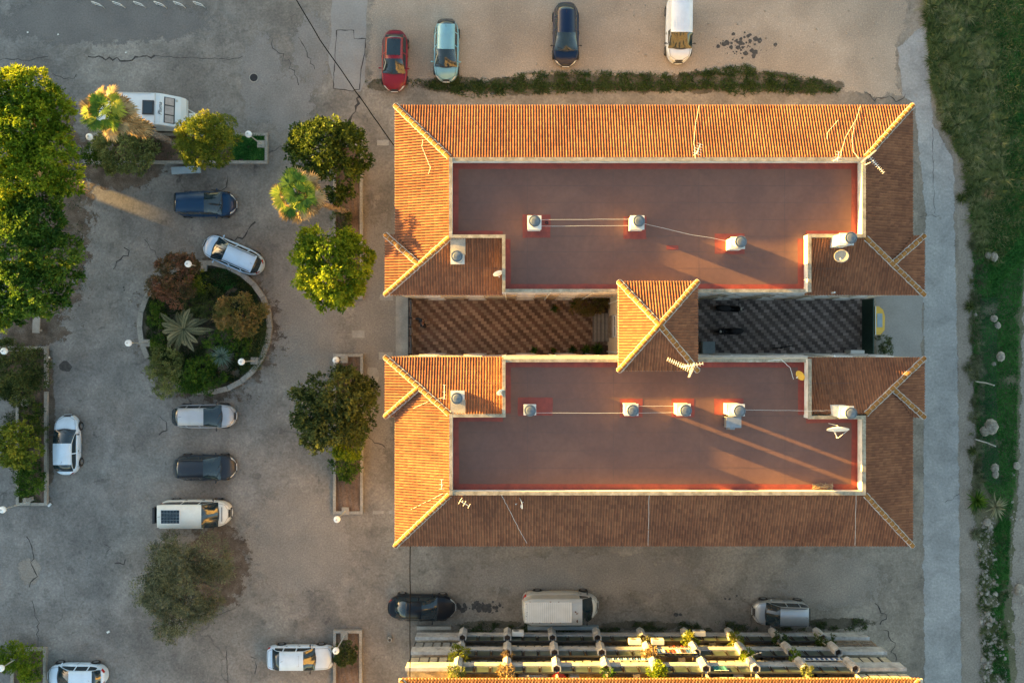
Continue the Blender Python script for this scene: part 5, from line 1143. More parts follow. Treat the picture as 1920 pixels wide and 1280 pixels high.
clumps('darker grass clumps along the edge of the concrete road', [(1737,0),(1775,0),(1800,200),(1835,300),(1845,420),(1825,400),(1812,320),(1775,235),(1745,140)], 70, 90, .9, 22, 'grass_w')
clumps('brown scrub along the road shoulder', [(1822,440),(1838,440),(1842,700),(1846,930),(1832,930),(1826,760),(1822,600)], 110, 60, .45, 23, 'lf_olive')
clumps('scrub mixed with the rubble', [(1836,980),(1885,1000),(1890,1100),(1895,1290),(1842,1290),(1836,1100)], 90, 50, .4, 24, 'weed')
tree('shrub', 'dark low bush in the middle of the round island below the golden one', 'shrub', (430,640), [(425,632,.9,18,.5),(445,645,.8,18,.45),(400,640,.7,14,.4)], 'lf_mid', .04, dens=20, k=8, leaf=(.14,.06), spread=.18)
tree('shrub', 'dark green bush above the date palm on the round island', 'shrub', (385,575), [(380,572,.8,18,.45),(400,560,.7,15,.4),(360,565,.7,14,.4)], 'lf_dull', .04, dens=20, k=8, leaf=(.14,.06), spread=.18)
tree('shrub', 'dark green bush inside the left kerb of the round island', 'shrub', (288,610), [(298,600,.7,13,.4),(302,640,.7,14,.4),(297,578,.6,9,.35)], 'lf_mid', .04, dens=20, k=8, leaf=(.13,.06), spread=.18)
blades('green_grass', [(1850,-40),(1960,-40),(1960,300),(1925,480),(1850,560),(1865,400),(1880,250),(1870,100)], 26000, .3, .055, 'grass_g', -2.0, 'lush green growth at the upper right corner of the bank', .9, seed=31)
# rocks and rubble
def rock(label, px, py, r, flat=.6, group='pale rocks on the east bank'):
    p = P(px, py, 0); t = MB().ball((p.x, p.y, r*flat*.5), r, (random.uniform(.8,1.2), random.uniform(.8,1.2), flat), 9, 6, jit=.3)
    o = t.build('rock', 'rock', None, loc=(p.x, p.y, 0)); tag(o, label, 'rock', group)
for a in (('pale rock high on the green bank, left of a pair',1852,478,.25),('pale rock near the top of the green bank',1862,482,.36),('pale rock in the green bank, right of the yellow container',1862,597,.32),('small pale rock beside the road shoulder level with the courtyard',1828,590,.16),('pale stone just below its neighbour in the green bank',1870,610,.24),('large flat pale rock right of the wire fence',1875,668,.32),
          ('lone small rock below the large flat one',1863,682,.15),('biggest pale boulder in the bank',1856,800,.5),('grey boulder left of the biggest one',1844,808,.4),('round rock, upper of a touching pair',1864,876,.3),('round rock, lower of a touching pair',1865,888,.28),
          ('pale rock lying at the track edge',1905,872,.28),('broad pale rock half buried in the track',1910,1105,.42),('pale stone under the agaves',1850,978,.26)): rock(*a)
def rubble(name, label, poly, n, r, seed, m='rock', kind='stuff'):
    g = random.Random(seed); mb = MB(); xs = [p[0] for p in poly]; ys = [p[1] for p in poly]; k = 0
    while k < n:
        x, y = g.uniform(min(xs), max(xs)), g.uniform(min(ys), max(ys))
        if not inside(poly, np.array([x]), np.array([y]))[0]: continue
        k += 1; p = P(x, y, 0); rr = r*g.lognormvariate(0, .45); mb.ball((p.x, p.y, rr*.3), rr, (g.uniform(.8,1.3), g.uniform(.8,1.3), .6), 6, 4, jit=.35, M=Matrix.Rotation(g.uniform(0,6), 3, 'Z'))
    o = mb.build(name, m); tag(o, label, None, None, kind)
rubble('rubble', 'pale broken stones along the road shoulder below the agaves', [(1842,965),(1866,965),(1868,1060),(1872,1110),(1878,1200),(1895,1290),(1845,1290),(1838,1180),(1836,1060),(1832,1020)], 800, .055, 4)
rubble('rubble', 'white pebbles scattered on the round island', [(298,570),(320,540),(420,525),(465,555),(472,600),(425,690),(340,700),(302,650)], 240, .07, 5)
rubble('rubble', 'litter and small stones on the asphalt square', [(0,20),(700,20),(700,1260),(0,1260)], 90, .025, 6)
rubble('rubble', 'small stones on the dirt track', [(1895,880),(1920,880),(1920,1280),(1890,1200)], 120, .05, 7)
rubble('rubble', 'gravel stones in the lot', [(700,0),(1700,0),(1680,150),(700,150)], 160, .03, 8)
# ------------------------------------------------------------------ planters and kerbs
G['island_soil'] = mat('island_soil', [(.03,.028,.018),(.07,.055,.035),(.13,.11,.08)], scale=.9, rough=1, grain=.4, gscale=9)
def planter(label, px0, py0, px1, py1, h=.3, w=.2, sides='NSEW'):
    a, b = P(px0, py1, h), P(px1, py0, h); t = thing('planter_bed', label, 'planter', ((a.x+b.x)/2, (a.y+b.y)/2, 0))
    mb = MB(); 
    def run(p, q):
        L = (q-p).length; n = max(1, int(L/1.0)); d = (q-p).normalized(); M = Matrix(((d.x,-d.y,0),(d.y,d.x,0),(0,0,1)))
        for i in range(n):
            c = p.lerp(q, (i+.5)/n); mb.box((c.x+random.uniform(-.008,.008), c.y+random.uniform(-.008,.008), h/2+random.uniform(-.006,.006)), (L/n-.012, w, h), M=M)
    NW, NE, SW, SE = Vector((a.x,b.y,0)), Vector((b.x,b.y,0)), Vector((a.x,a.y,0)), Vector((b.x,a.y,0))
    e = Vector((w/2+.003,0,0)); f = Vector((0,w/2,0))
    if 'N' in sides: run(NW-e, NE+e)
    if 'S' in sides: run(SW-e, SE+e)
    if 'W' in sides: run(SW+f, NW-f)
    if 'E' in sides: run(SE+f, NE-f)
    mb.build('kerb', 'kerb', t)
    n = 24; g = MB().grid([[(a.x+(b.x-a.x)*i/n, a.y+(b.y-a.y)*j/n, h-.12+.03*math.sin(i*1.3+j*.7)+random.uniform(-.012,.012)) for j in range(n+1)] for i in range(n+1)])
    g.build('soil', 'soil', t, smooth=True); return t
planter('long kerbed bed with the caravan beside it', 172, 252, 499, 304)
planter('long planter with the leaning palm and two trees', 627, 273, 677, 558)
planter('kerbed bed with bare soil south of the courtyard entrance', 627, 666, 678, 961)
planter('kerbed planter with the clipped round shrub, bottom edge', 627, 1184, 676, 1330)
planter('left planter with the golden shrub, top part', -120, 652, 85, 730, sides='NE')
planter('left planter with the golden shrub, narrow lower part', 32, 731, 85, 945, sides='SEW')
planter('corner planter at the bottom left', 22, 1217, 83, 1330)
c = P(383, 614, .3); t = thing('round_island', 'round raised planting island with a pale concrete kerb in the asphalt square', 'traffic island', (c.x, c.y, 0))
mb = MB(); N_ = 26
for k in range(N_):
    a0, a1 = 2*math.pi*k/N_+.004, 2*math.pi*(k+1)/N_-.004; r0, r1 = 4.40, 4.76
    p2 = [(c.x+r*math.cos(a)*(1+.01*math.sin(3*a)), c.y+r*math.sin(a)) for r, a in ((r0,a0),(r1,a0),(r1,a1),(r0,a1))]; mb.prism(p2, 0, .3+random.uniform(-.012,.012)) if not (math.radians(205) < a0 < math.radians(250)) else None
mb.build('kerb', 'kerb', t)
g = MB().grid([[(c.x+r*math.cos(2*math.pi*k/48), c.y+r*math.sin(2*math.pi*k/48), .2+.05*math.sin(k*.9+r*3)+(4.4-r)*.03) for k in range(49)] for r in (0.01,.8,1.6,2.4,3.2,3.8,4.41)][::-1]); g.build('soil', 'island_soil', t, smooth=True)
# ------------------------------------------------------------------ lamps
def lamp(label, px, py):
    g = P(px, py, 3.4); t = thing('street_lamp', label, 'street lamp', (g.x, g.y, 0), 0, 'globe lamps around the square')
    MB().lathe([(.06,.3),(.045,1.2),(.035,3.1),(.07,3.12),(.10,3.2)], (g.x,g.y,0), 10).build('post','post',t,smooth=True)
    MB().ball((g.x,g.y,3.42), .235, n=24, m=16).build('globe','globe',t,smooth=True); MB().lathe([(.07,0),(.07,.05),(.001,.06)],(g.x,g.y,3.63),12).build('globe_cap','post',t)
    MB().box((g.x,g.y,.18),(.5,.5,.36)).build('base_block','cement',t)
for l, x, y in (('globe lamp at the right end of the caravan planter',466,252),('globe lamp hidden half under the skirted fan palm',168,257),('globe lamp at the top of the round island',353,495),('globe lamp overhanging the left kerb of the round island',241,643),('globe lamp at the lower right inside the round island',453,678),
    ('globe lamp at the top corner of the left planter',8,658),('globe lamp at the lower corner of the left planter',5,955),('globe lamp at the top corner of the kerbed bed with bare soil',630,675),('globe lamp below the kerbed bed with bare soil',632,973),('globe lamp beside the clipped round shrub',630,1219),('globe lamp beside the corner planter, bottom left',2,1252)): lamp(l, x, y)
def bench(label, px, py, L, w, rz):
    p = P(px, py, .45); t = thing('concrete_bench', label, 'bench', (p.x,p.y,0), R(rz)); MB().box((0,0,.43),(L,w,.09)).build('seat','bluegrey' if L > 1.9 else 'cement',t,local=True)
    for s_ in (-1,1): MB().box((s_*L*.36,0,.19),(.14,w*.85,.385)).build('leg','cement',t,local=True)
bench('long pale concrete bench below the caravan planter', 349, 319, 2.05, .50, 3); bench('short concrete bench under the big shaded tree', 68, 606, 1.35, .5, 88)
# manhole, bollard, ring, litter
p = P(476,146); t = thing('manhole_cover', 'round dark manhole cover in the pale repair patch', 'manhole', (p.x,p.y,.008)); MB().lathe([(.34,.0),(.34,.02),(.30,.02),(.30,.012),(.0001,.012)],(0,0,0),24).build('rim','cement',t,local=True); MB().lathe([(.27,.0),(.27,.024),(.0001,.024)],(0,0,0),24).build('lid','black_metal',t,local=True)
p = P(732,1196); t = thing('pipe_bollard', 'short open concrete pipe standing near the corner of the balcony block', 'bollard', (p.x,p.y,0)); MB().lathe([(.17,0),(.16,.4),(.10,.4),(.10,.1),(.0001,.1)],(p.x,p.y,0),18).build('pipe','cement',t)
o = MB().lathe([(.24,0),(.30,.07),(.24,.13),(.18,.13),(.13,.07),(.18,.0)],(P(51,754).x,P(51,754).y,.25),20).build('stone_ring','rock',None,loc=P(51,754)); tag(o,'ring of pale stones in the left planter','stone ring')
def lump(name,label,cat,px,py,d,m,z=0,rz=.3,h=.12):
    p = P(px,py,z); o = MB().box((0,0,h/2),(d[0],d[1],h),rz,taper=.7).build(name,m,None); o.location = (p.x,p.y,z+.012); tag(o,label,cat); return o
lump('broken_slab','pale broken slab lying on the lower kerb of the left planter','slab',56,936,(.6,.3),'rock',.25); lump('blue_bucket','blue plastic tub beside the golden shrub','tub',42,802,(.28,.28),mat('blue_plastic',[(.01,.06,.2),(.02,.09,.28)],rough=.4),.2,.2,.3)
lump('paper_litter','crumpled white paper on the asphalt left of the olive tree','litter',203,1184,(.22,.14),'white_metal',0,.5,.05); lump('plastic_bag','pale blue plastic bag by the end of the left planter','litter',93,946,(.3,.16),'globe',0,.8,.08); lump('paper_cup','white cup on the asphalt near the left planter','litter',92,670,(.16,.14),'white_metal',0,.3,.1)
for k,(x,y) in enumerate(((52,61),(109,65),(236,99))): lump('paper_litter',['leftmost white scrap on the dark asphalt at the top left','middle white scrap on the dark asphalt at the top left','white scrap on the asphalt above the caravan'][k],'litter',x,y,(.12,.1),'white_metal',0,.3,.04)
# bicycle hoops
for k, x in enumerate((179,218,257,295,331,368)):
    p, q = P(x,10,0), P(x+15,15,0); rz = math.atan2(q.y-p.y,q.x-p.x); L = (q-p).length
    t = thing('bicycle_hoop', ['white bicycle hoop, leftmost of six along the top edge','white bicycle hoop, second from the left of six','white bicycle hoop, third from the left of six','white bicycle hoop, fourth from the left of six','white bicycle hoop, fifth from the left of six','white bicycle hoop, rightmost of six along the top edge'][k],'bicycle stand',(p.x,p.y,0),rz,'bicycle hoops along the top edge')
    MB().tube([(0,0,0),(0,0,.65),(.04,0,.75),(.14,0,.8),(L*1.05-.1,0,.8),(L*1.05,0,.75),(L*1.05+.04,0,.65),(L*1.05+.04,0,0)],.028,6).build('hoop','white_metal',t,local=True,smooth=True)
    MB().tube([(0,0,.35),(L*1.05+.04,0,.35)],.015,5).build('crossbar','white_metal',t,local=True)
# gate and railing of the west courtyard
t = thing('courtyard_railing','black iron railing with a gate closing the west courtyard','railing',(-7.1,1.0,0)); mb = MB(); fr = MB()
for k in range(33): mb.tube([(-7.1,-.85+k*.119,.08),(-7.1,-.85+k*.119,1.95)],.011,4)
for y in (-.9,.38,1.0,1.65,2.95): fr.box((-7.1,y,1.0),(.07,.07,2.0))
fr.box((-7.1,1.02,2.0),(.06,3.95,.05)).box((-7.1,1.02,.15),(.05,3.9,.05)).box((-7.1,1.02,1.05),(.045,3.9,.04)); mb.build('bars','black_metal',t); fr.build('frame','black_metal',t)
MB().box((-7.08,1.02,.45),(.03,3.8,.6)).build('lower_panel','metal_grey',t)
# green gate of the east courtyard
t = thing('green_gate','dark green mesh gate closing the grey east courtyard','gate',(24.75,1.0,0)); mb = MB()
mb.box((24.75,1.02,1.05),(.012,3.86,2.0)); mb.build('mesh_panel','dark_green',t); fr = MB()
for y in (-.85,.1,1.05,2.0,2.92): fr.box((24.75,y,1.07),(.07,.06,2.14))
for z in (.1,2.1): fr.box((24.75,1.02,z),(.06,3.8,.05))
for k in range(9): fr.box((24.75,1.02,.2+k*.22),(.03,3.8,.012))
fr.build('frame','dark_green',t)
MB().box((24.82,2.97-1.95,.03),(.1,3.9,.06)).build('threshold','cement',t)
p = P(1650,601,1.0); t = thing('yellow_container','yellow half octagon container with a pale lid against the green gate','container',(p.x,p.y,0))
pts = [(p.x-.36,p.y-.98),(p.x+.02,p.y-.98),(p.x+.30,p.y-.66),(p.x+.33,p.y+.3),(p.x+.2,p.y+.75),(p.x-.1,p.y+1.0),(p.x-.36,p.y+1.0)]; MB().prism(pts,0,1.05).build('body','yellow',t)
MB().box((p.x-.04,p.y+.02,1.065),(.36,.95,.03)).build('lid','bluegrey',t); MB().box((p.x-.34,p.y,1.08),(.05,2.0,.06)).build('back_bar','white_metal',t)
p = P(1608,666,1.6); t = thing('wall_cabinet','white metal cabinet on the wall by the green gate','cabinet',(p.x,p.y-.02,0)); MB().box((p.x,-.77,1.0),(.95,.32,1.2)).build('body','white_metal',t); MB().box((p.x,-.6,1.0),(.85,.012,1.1)).build('door','post',t)
p = P(1329,655,.8); t = thing('storage_box','blue grey storage box in the corner of the grey courtyard','box',(p.x,p.y,0)); MB().box((p.x,p.y-.02,.4),(.82,1.1,.8)).build('body','bluegrey',t); MB().box((p.x,p.y-.02,.82),(.86,1.14,.04)).build('lid','bluegrey',t)
# ------------------------------------------------------------------ potted plants of the west courtyard
def pot(p, r=.22, h=.35, t=None): MB().lathe([(r*.7,0),(r,h),(r*1.08,h),(r*1.08,h+.04),(r*.9,h+.04),(r*.9,h-.04),(.0001,h-.04)],(p.x,p.y,.02),14).build('pot','pot',t)
for l,x,y,r,n,m in (('dark leafy pot plant left of its bushy neighbour on the courtyard north side',1040,578,.45,70,'lf_dark'),('spiky pot plant beside the golden shrub in the courtyard',1078,571,.5,90,'lf_mid'),('green pot plant leftmost on the courtyard south side',1001,657,.45,80,'lf_mid'),
    ('small round pot plant, second from the left on the courtyard south side',1037,657,.35,80,'lf_dark'),('dark broad leaved pot plant on the courtyard south side',1073,654,.55,60,'lf_dark'),('spiky green pot plant, left of a similar one at the steps',1098,655,.6,110,'lf_mid'),('spiky green pot plant, nearest to the tower steps',1121,653,.65,110,'lf_mid')):
    t = strap('potted_plant', l, x, y, .4, r, n, m, .05, (.1,1.3), .35, 'potted plant'); pot(P(x,y,0), t=t)
tree('shrub','golden brown shrub in the courtyard bed beside the tower steps','shrub',(1115,575),[(1100,568,1.2,18,.5),(1122,566,1.2,16,.5),(1088,572,.9,12,.4),(1135,568,1.0,12,.4)],'lf_orange',.05,dens=26,k=8,leaf=(.14,.06),spread=.18)
MB_ = MB().box((P(1130,572).x, P(1130,572).y-.05, .2),(1.4,1.1,.4)); o = MB_.build('raised_bed','soil'); tag(o,'dark raised bed in the corner by the stair tower','planter')
MB_ = MB().box((P(1137,657).x, P(1137,657).y, .2),(.9,.75,.4)); o = MB_.build('raised_bed','soil'); tag(o,'dark raised bed south of the tower steps','planter')
# ------------------------------------------------------------------ person at the railing
def person():
    base = P(794, 606, 0); t = thing('person','person in dark clothes by the courtyard railing, one arm stretched to the gate','person',(base.x,base.y,.016),R(0))
    J = {'pelvis':(0,0,.95,.15),'waist':(.03,0,1.1,.135),'chest':(.09,0,1.32,.155),'neck':(.11,0,1.50,.062),'head0':(.12,-.01,1.60,.085),'head1':(.13,-.01,1.71,.088),
         'shl':(.07,.19,1.42,.065),'ell':(-.20,.30,1.28,.048),'wrl':(-.46,.30,1.15,.032),'pal':(-.53,.30,1.12,.03),
         'shr':(.10,-.19,1.42,.065),'elr':(.14,-.30,1.16,.048),'wrr':(.32,-.24,1.02,.032),'par':(.38,-.22,.99,.03),
         'hipl':(-.02,.1,.9,.095),'knl':(-.06,.12,.49,.065),'anl':(-.18,.13,.10,.042),'tol':(-.05,.15,.04,.036),
         'hipr':(.02,-.1,.9,.095),'knr':(.16,-.12,.50,.065),'anr':(.14,-.13,.10,.042),'tor':(.30,-.15,.04,.036)}
    E = [('pelvis','waist'),('waist','chest'),('chest','neck'),('neck','head0'),('head0','head1'),('chest','shl'),('shl','ell'),('ell','wrl'),('wrl','pal'),('chest','shr'),('shr','elr'),('elr','wrr'),('wrr','par'),('pelvis','hipl'),('hipl','knl'),('knl','anl'),('anl','tol'),('pelvis','hipr'),('hipr','knr'),('knr','anr'),('anr','tor')]
    for sd, s in (('l',-1),('r',1)):
        p = Vector(J['pa'+sd][:3]); d = (p-Vector(J['wr'+sd][:3])).normalized(); side = d.cross(Vector((0,0,1))).normalized()
        for i,(off,ln) in enumerate(((-.035,.065),(-.012,.078),(.012,.074),(.034,.058))):
            a = p+d*.035+side*off; b = a+d*ln*.6-Vector((0,0,.012)); e = b+d*ln*.45-Vector((0,0,.03))
            J[f'f{sd}{i}a'] = (*a,.010); J[f'f{sd}{i}b'] = (*b,.009); J[f'f{sd}{i}c'] = (*e,.007); E += [('pa'+sd,f'f{sd}{i}a'),(f'f{sd}{i}a',f'f{sd}{i}b'),(f'f{sd}{i}b',f'f{sd}{i}c')]
        a = p-side*.045; b = a+d*.04-side*.015; J[f't{sd}a'] = (*a,.011); J[f't{sd}b'] = (*b,.009); E += [('pa'+sd,f't{sd}a'),(f't{sd}a',f't{sd}b')]
    ks = list(J); me = bpy.data.meshes.new('body'); me.from_pydata([J[k][:3] for k in ks],[(ks.index(a),ks.index(b)) for a,b in E],[]); o = bpy.data.objects.new('body',me); C.objects.link(o); o.parent = t
    sm = o.modifiers.new('skin','SKIN'); sm.use_smooth_shade = True
    for i,k in enumerate(ks): me.skin_vertices[0].data[i].radius = (J[k][3],J[k][3])
    me.skin_vertices[0].data[0].use_root = True; o.modifiers.new('sub','SUBSURF').render_levels = 2
    me.materials.append(mat('skin',[(.38,.22,.15),(.45,.27,.19)],rough=.6))
    cl = mat('dark_jacket',[(.012,.014,.02),(.03,.032,.04)],scale=4,rough=.9); hr = mat('ginger_brown_hair',[(.10,.04,.02),(.2,.085,.04)],scale=9,rough=.7)
    def shell(name, keys, edges, m, gr):
        me2 = bpy.data.meshes.new(name); me2.from_pydata([J[k][:3] for k in keys],[(keys.index(a),keys.index(b)) for a,b in edges],[]); q = bpy.data.objects.new(name,me2); C.objects.link(q); q.parent = t
        q.modifiers.new('skin','SKIN').use_smooth_shade = True
        for i,k in enumerate(keys): me2.skin_vertices[0].data[i].radius = (J[k][3]*gr+.012,)*2
        me2.skin_vertices[0].data[0].use_root = True; q.modifiers.new('sub','SUBSURF').render_levels = 1; me2.materials.append(m)
    shell('jacket',['pelvis','waist','chest','shl','ell','wrl','shr','elr','wrr'],[('pelvis','waist'),('waist','chest'),('chest','shl'),('shl','ell'),('ell','wrl'),('chest','shr'),('shr','elr'),('elr','wrr')],cl,1.12)
    shell('trousers',['pelvis','hipl','knl','anl','hipr','knr','anr'],[('pelvis','hipl'),('hipl','knl'),('knl','anl'),('pelvis','hipr'),('hipr','knr'),('knr','anr')],cl,1.1)
    for k,s in (('tol',1),('tor',1)): MB().ball((J[k][0]-.05,J[k][1],.05),.07,(1.9,.75,.7)).build('shoe','black_metal',t,smooth=True,local=True)
    MB().ball((.105,-.01,1.735),.107,(1.08,.98,.92),14,10).build('hair',hr,t,smooth=True,local=True)
    fc = MB(); fc.ball((.225,-.01,1.64),.02,(1,.7,1.2)); fc.build('nose',me.materials[0],t,local=True)
    ey = MB(); ey.ball((.208,.025,1.68),.011).ball((.208,-.045,1.68),.011); ey.build('eye','black_metal',t,local=True)
    ea = MB(); ea.ball((.125,.085,1.66),.024,(.6,.35,1)).ball((.125,-.105,1.66),.024,(.6,.35,1)); ea.build('ear',me.materials[0],t,local=True)
person()
# ------------------------------------------------------------------ dishes, aerials, cables
def dish(label, px, py, z, r, az, el, m='white_metal', mast=.8):
    c = P(px, py, z); t = thing('satellite_dish', label, 'satellite dish', (c.x,c.y,z-mast)); d = Vector((math.cos(R(az))*math.cos(R(el)),math.sin(R(az))*math.cos(R(el)),math.sin(R(el))))
    M = d.to_track_quat('Z','Y').to_matrix(); prof_ = [(.0001,0)]+[(r*k/6, .22*r*(k/6)**2) for k in range(1,7)]; back = [(a,b-.012) for a,b in prof_[::-1]]
    MB().lathe(prof_+back, c, 24, M).build('reflector', m, t, smooth=True)
    e = c+d*r*1.0-Vector((0,0,r*.5)); low = c-Vector((0,0,r*.9))+d*.05; MB().tube([low,e],.014,5).tube([c-d*.02,c-d*.1,Vector((c.x-d.x*.1,c.y-d.y*.1,z-mast))],.02,6).build('arm','white_metal',t); MB().lathe([(.03,0),(.035,.08),(.001,.09)],e,10).build('feed_horn','white_metal',t); return t
dish('small white dish beside the coping of the northern block west wing', 933, 511, 11.3, .30, -70, 25)
t = dish('beige dish below the vent stack on the northern block east wing', 1578, 479, 12.0, .42, -115, 52, 'cement', 1.2)
dish('yellow lit dish at the inner corner of the southern block', 1502, 703, 11.6, .32, -150, 25, 'yellow', 1.0)
dish('white lit dish standing on the shaded southern tiled slope', 978, 942, 11.0, .36, -165, 15, 'white_metal', .9)
dish('small white dish beside the coping of the southern block west wing', 938, 734, 11.4, .26, -60, 35)
p = P(1571,801,12.2); t = dish('largest white dish with tripod arms at the southeast vent stack', 1571, 801, 12.2, .62, -92, 16, 'white_metal', 1.6)
mb = MB(); f = p+Vector((.0,-.62,.0)); 
for a in (0, 2.1, 4.2): mb.tube([p+Vector((.58*math.cos(a+.3),-.12,.58*math.sin(a+.3))), f],.012,4)
mb.build('tripod_arm','white_metal',t)
def aerial(label, px, py, z, az, L=1.0, n=9, foot=None, panel=False, w=.5):
    c = P(px, py, z); zb_ = foot if foot is not None else z-1.2; t = thing('tv_aerial', label, 'aerial', (c.x,c.y,zb_)); MB().tube([(c.x,c.y,zb_),(c.x,c.y,z+.1)],.02,6).build('mast','white_metal',t)
    d = Vector((math.cos(R(az)),math.sin(R(az)),0)); s = Vector((-d.y,d.x,0)); mb = MB().tube([c-d*L*.25,c+d*L*.75],.016,5)
    for k in range(n):
        q = c-d*L*.25+d*L*k/(n-1); ww = w*(1-.45*k/n); mb.tube([q-s*ww/2,q+s*ww/2],.011,4); 
    mb.build('boom','white_metal',t)
    if panel:
        pm = MB()
        for sg in (-1,1): pm.box(c-d*L*.3+Vector((0,0,sg*.14))+s*sg*.15,(.05,.55,.42),R(az)); 
        pm.build('reflector_panel','cement',t)
aerial('aerial with double grid at the northeast corner of the flat roof', 1637, 302, 12.6, -48, 1.2, 10, 11.2, True, .28)
aerial('small aerial at the middle of the northern coping', 1308, 284, 12.3, 70, .6, 5, 11.2); aerial('small aerial near the east end of the northern coping', 1571, 297, 12.2, 80, .5, 4, 11.2)
aerial('large comb aerial, left one on the tower roof', 1284, 688, 14.0, 155, 1.4, 12, 12.3, True, .34); aerial('short aerial pointing right on the tower roof', 1293, 686, 14.1, 10, 1.0, 7, 12.3, False, .3)
aerial('T shaped aerial on the west slope near the lower hip', 828, 912, 11.6, 90, .55, 3, 10.8, False, .3); aerial('cross shaped aerial on the southern slope beside the hip', 867, 941, 11.7, -30, .6, 3, 10.9, False, .4); aerial('thin aerial beside the west wing stack of the southern block', 833, 741, 11.6, 90, .8, 3, 10.9, False, .2)
def cable(label, pts, r=.009, m='white_metal', name='cable', cat='cable'):
    q = [P(*p) for p in pts]; out = []
    for a, b in zip(q, q[1:]):
        for k in range(6): out.append(a.lerp(b, k/6)+Vector((random.uniform(-.015,.015),random.uniform(-.015,.015),0)))
    out.append(q[-1]); o = MB().tube(out, r, 5).build(name, m, None, loc=out[0]); tag(o, label, cat)
cable('pale cable crossing the sunlit northern slope in the middle', [(1311,198,9.75),(1303,240,10.4),(1301,270,10.85),(1304,297,11.45)])
cable('right hand pale cable on the sunlit northern slope', [(1613,199,9.75),(1605,225,10.2),(1585,258,10.7),(1574,297,11.45)]); cable('left hand wavy cable on the sunlit northern slope', [(1572,225,10.2),(1562,236,10.35),(1551,249,10.55),(1551,262,10.75)])
cable('cable curving near the northeast hip on the sunlit slope', [(1602,232,10.3),(1598,262,10.7),(1600,285,11.05),(1610,297,11.45)]); cable('thin cable curving over the west slope of the northern block', [(793,262,10.55),(791,275,10.5),(800,297,10.6),(807,315,10.7),(803,327,10.65)], .01)
cable('thin cable running down the southern slope from the white dish', [(940,928,11.2),(955,955,10.9),(972,990,10.3),(988,1018,9.8)], .01); cable('straight pale strip cable down the middle of the southern slope', [(1217,928,11.2),(1215,1022,9.7)], .008); cable('straight pale cable down the east end of the southern slope', [(1605,928,11.2),(1603,1022,9.7)], .008)
cable('cable from the yellow dish over the coping', [(1440,676,11.0),(1465,674,11.1),(1482,690,10.8),(1488,711,10.7)], .014)
cable('long thin cable along the west wing of the southern block', [(775,765,10.2),(805,752,10.6),(833,744,10.9)], .01); cable('thin cable over the west slope by the lower hip', [(770,955,10.1),(800,940,10.5),(830,925,11.0)], .01)
for l, pts in (('upper clothes line between the two western northern stacks',[(1013,412,11.5),(1180,411,11.5)]),('lower clothes line between the two western northern stacks',[(1013,424,11.4),(1180,423,11.4)]),('slanting line between the middle and eastern northern stacks',[(1203,418,11.8),(1285,438,11.6),(1366,452,11.6)]),
    ('upper clothes line between the two middle southern stacks',[(1198,761,11.5),(1270,761,11.5)]),('lower clothes line between the two middle southern stacks',[(1198,774,11.4),(1270,773,11.4)]),('long thin line from the western southern stack',[(1005,774,11.4),(1175,774,11.4)]),('long thin line from the eastern southern stack to the wing',[(1395,768,11.4),(1520,770,11.6),(1565,769,11.9)])): cable(l, pts, .007, 'white_metal', 'clothes_line', 'clothes line')
cable('black overhead cable crossing from the top edge to the northern block', [(520,-60,8.5),(600,75,8.1),(680,190,8.4),(738,272,9.3)], .035, 'cable_black', 'overhead_cable')
cable('black overhead cable between the southern block and the balcony block', [(769,1020,9.2),(769,1150,8.9),(769,1280,9.6)], .03, 'cable_black', 'overhead_cable')
# roof hood, stick pile
p = P(1375,793,11.5); t = thing('air_handler','grey box shaped air handler on legs beside the tallest southern stack','air handler',(p.x,p.y,ZF)); MB().box((p.x,p.y+.05,11.35),(.88,.62,.55)).build('casing','metal_grey',t); MB().box((p.x,p.y-.3,11.0),(.5,.3,.5),taper=.6).build('duct','metal_grey',t); mb = MB()
for sx in (-.36,.36):
    for sy in (-.2,.25): mb.box((p.x+sx,p.y+sy,10.8),(.04,.04,.6))
mb.build('legs','black_metal',t)
p = P(1541,911,ZF); mb = MB()
for k in range(26): mb.tube([(p.x+random.uniform(-.65,.65),p.y-.1+random.uniform(-.12,.1),ZF+.03+random.random()*.18),(p.x+random.uniform(-.75,.75),p.y+.1+random.uniform(-.1,.15),ZF+.06+random.random()*.3)],.018,5)
for k in range(12): mb.box((p.x-.55+k*.1,p.y,ZF+.12+.02*(k%3)),(.05,.34,.03),random.uniform(-.15,.15))
tag(mb.build('stick_pile','wood',None,loc=(p.x,p.y,ZF)),'pile of broken slats in the southeast corner of the southern flat roof','wood pile')
# wire fence on the bank
t = thing('wire_fence','old leaning wire fence with two pale bent posts on the green bank','fence',(P(1838,740).x,P(1838,740).y,0)); mb = MB(); pts = [P(1836,560),P(1834,720),P(1836,830),P(1842,900)]
for k in range(15):
    z = .15+k*.13; mb.tube([q+Vector((z*.12,0,z)) for q in pts],.006,3)
for k in range(60):
    f = k/59*2.999; i = int(f); q = pts[i].lerp(pts[i+1],f-i); mb.tube([q+Vector((0,0,.1)),q+Vector((.26,0,2.05))],.005,3)
mb.build('wire_netting','dark_green',t)
MB().tube([P(1829,715),P(1829,715)+Vector((.3,-.06,.9)),P(1829,715)+Vector((.5,-.2,1.6))],.045,6).build('post','post',t); MB().tube([P(1828,823),P(1828,823)+Vector((.4,-.15,.8)),P(1828,823)+Vector((.75,-.35,1.4))],.045,6).build('post','post',t)
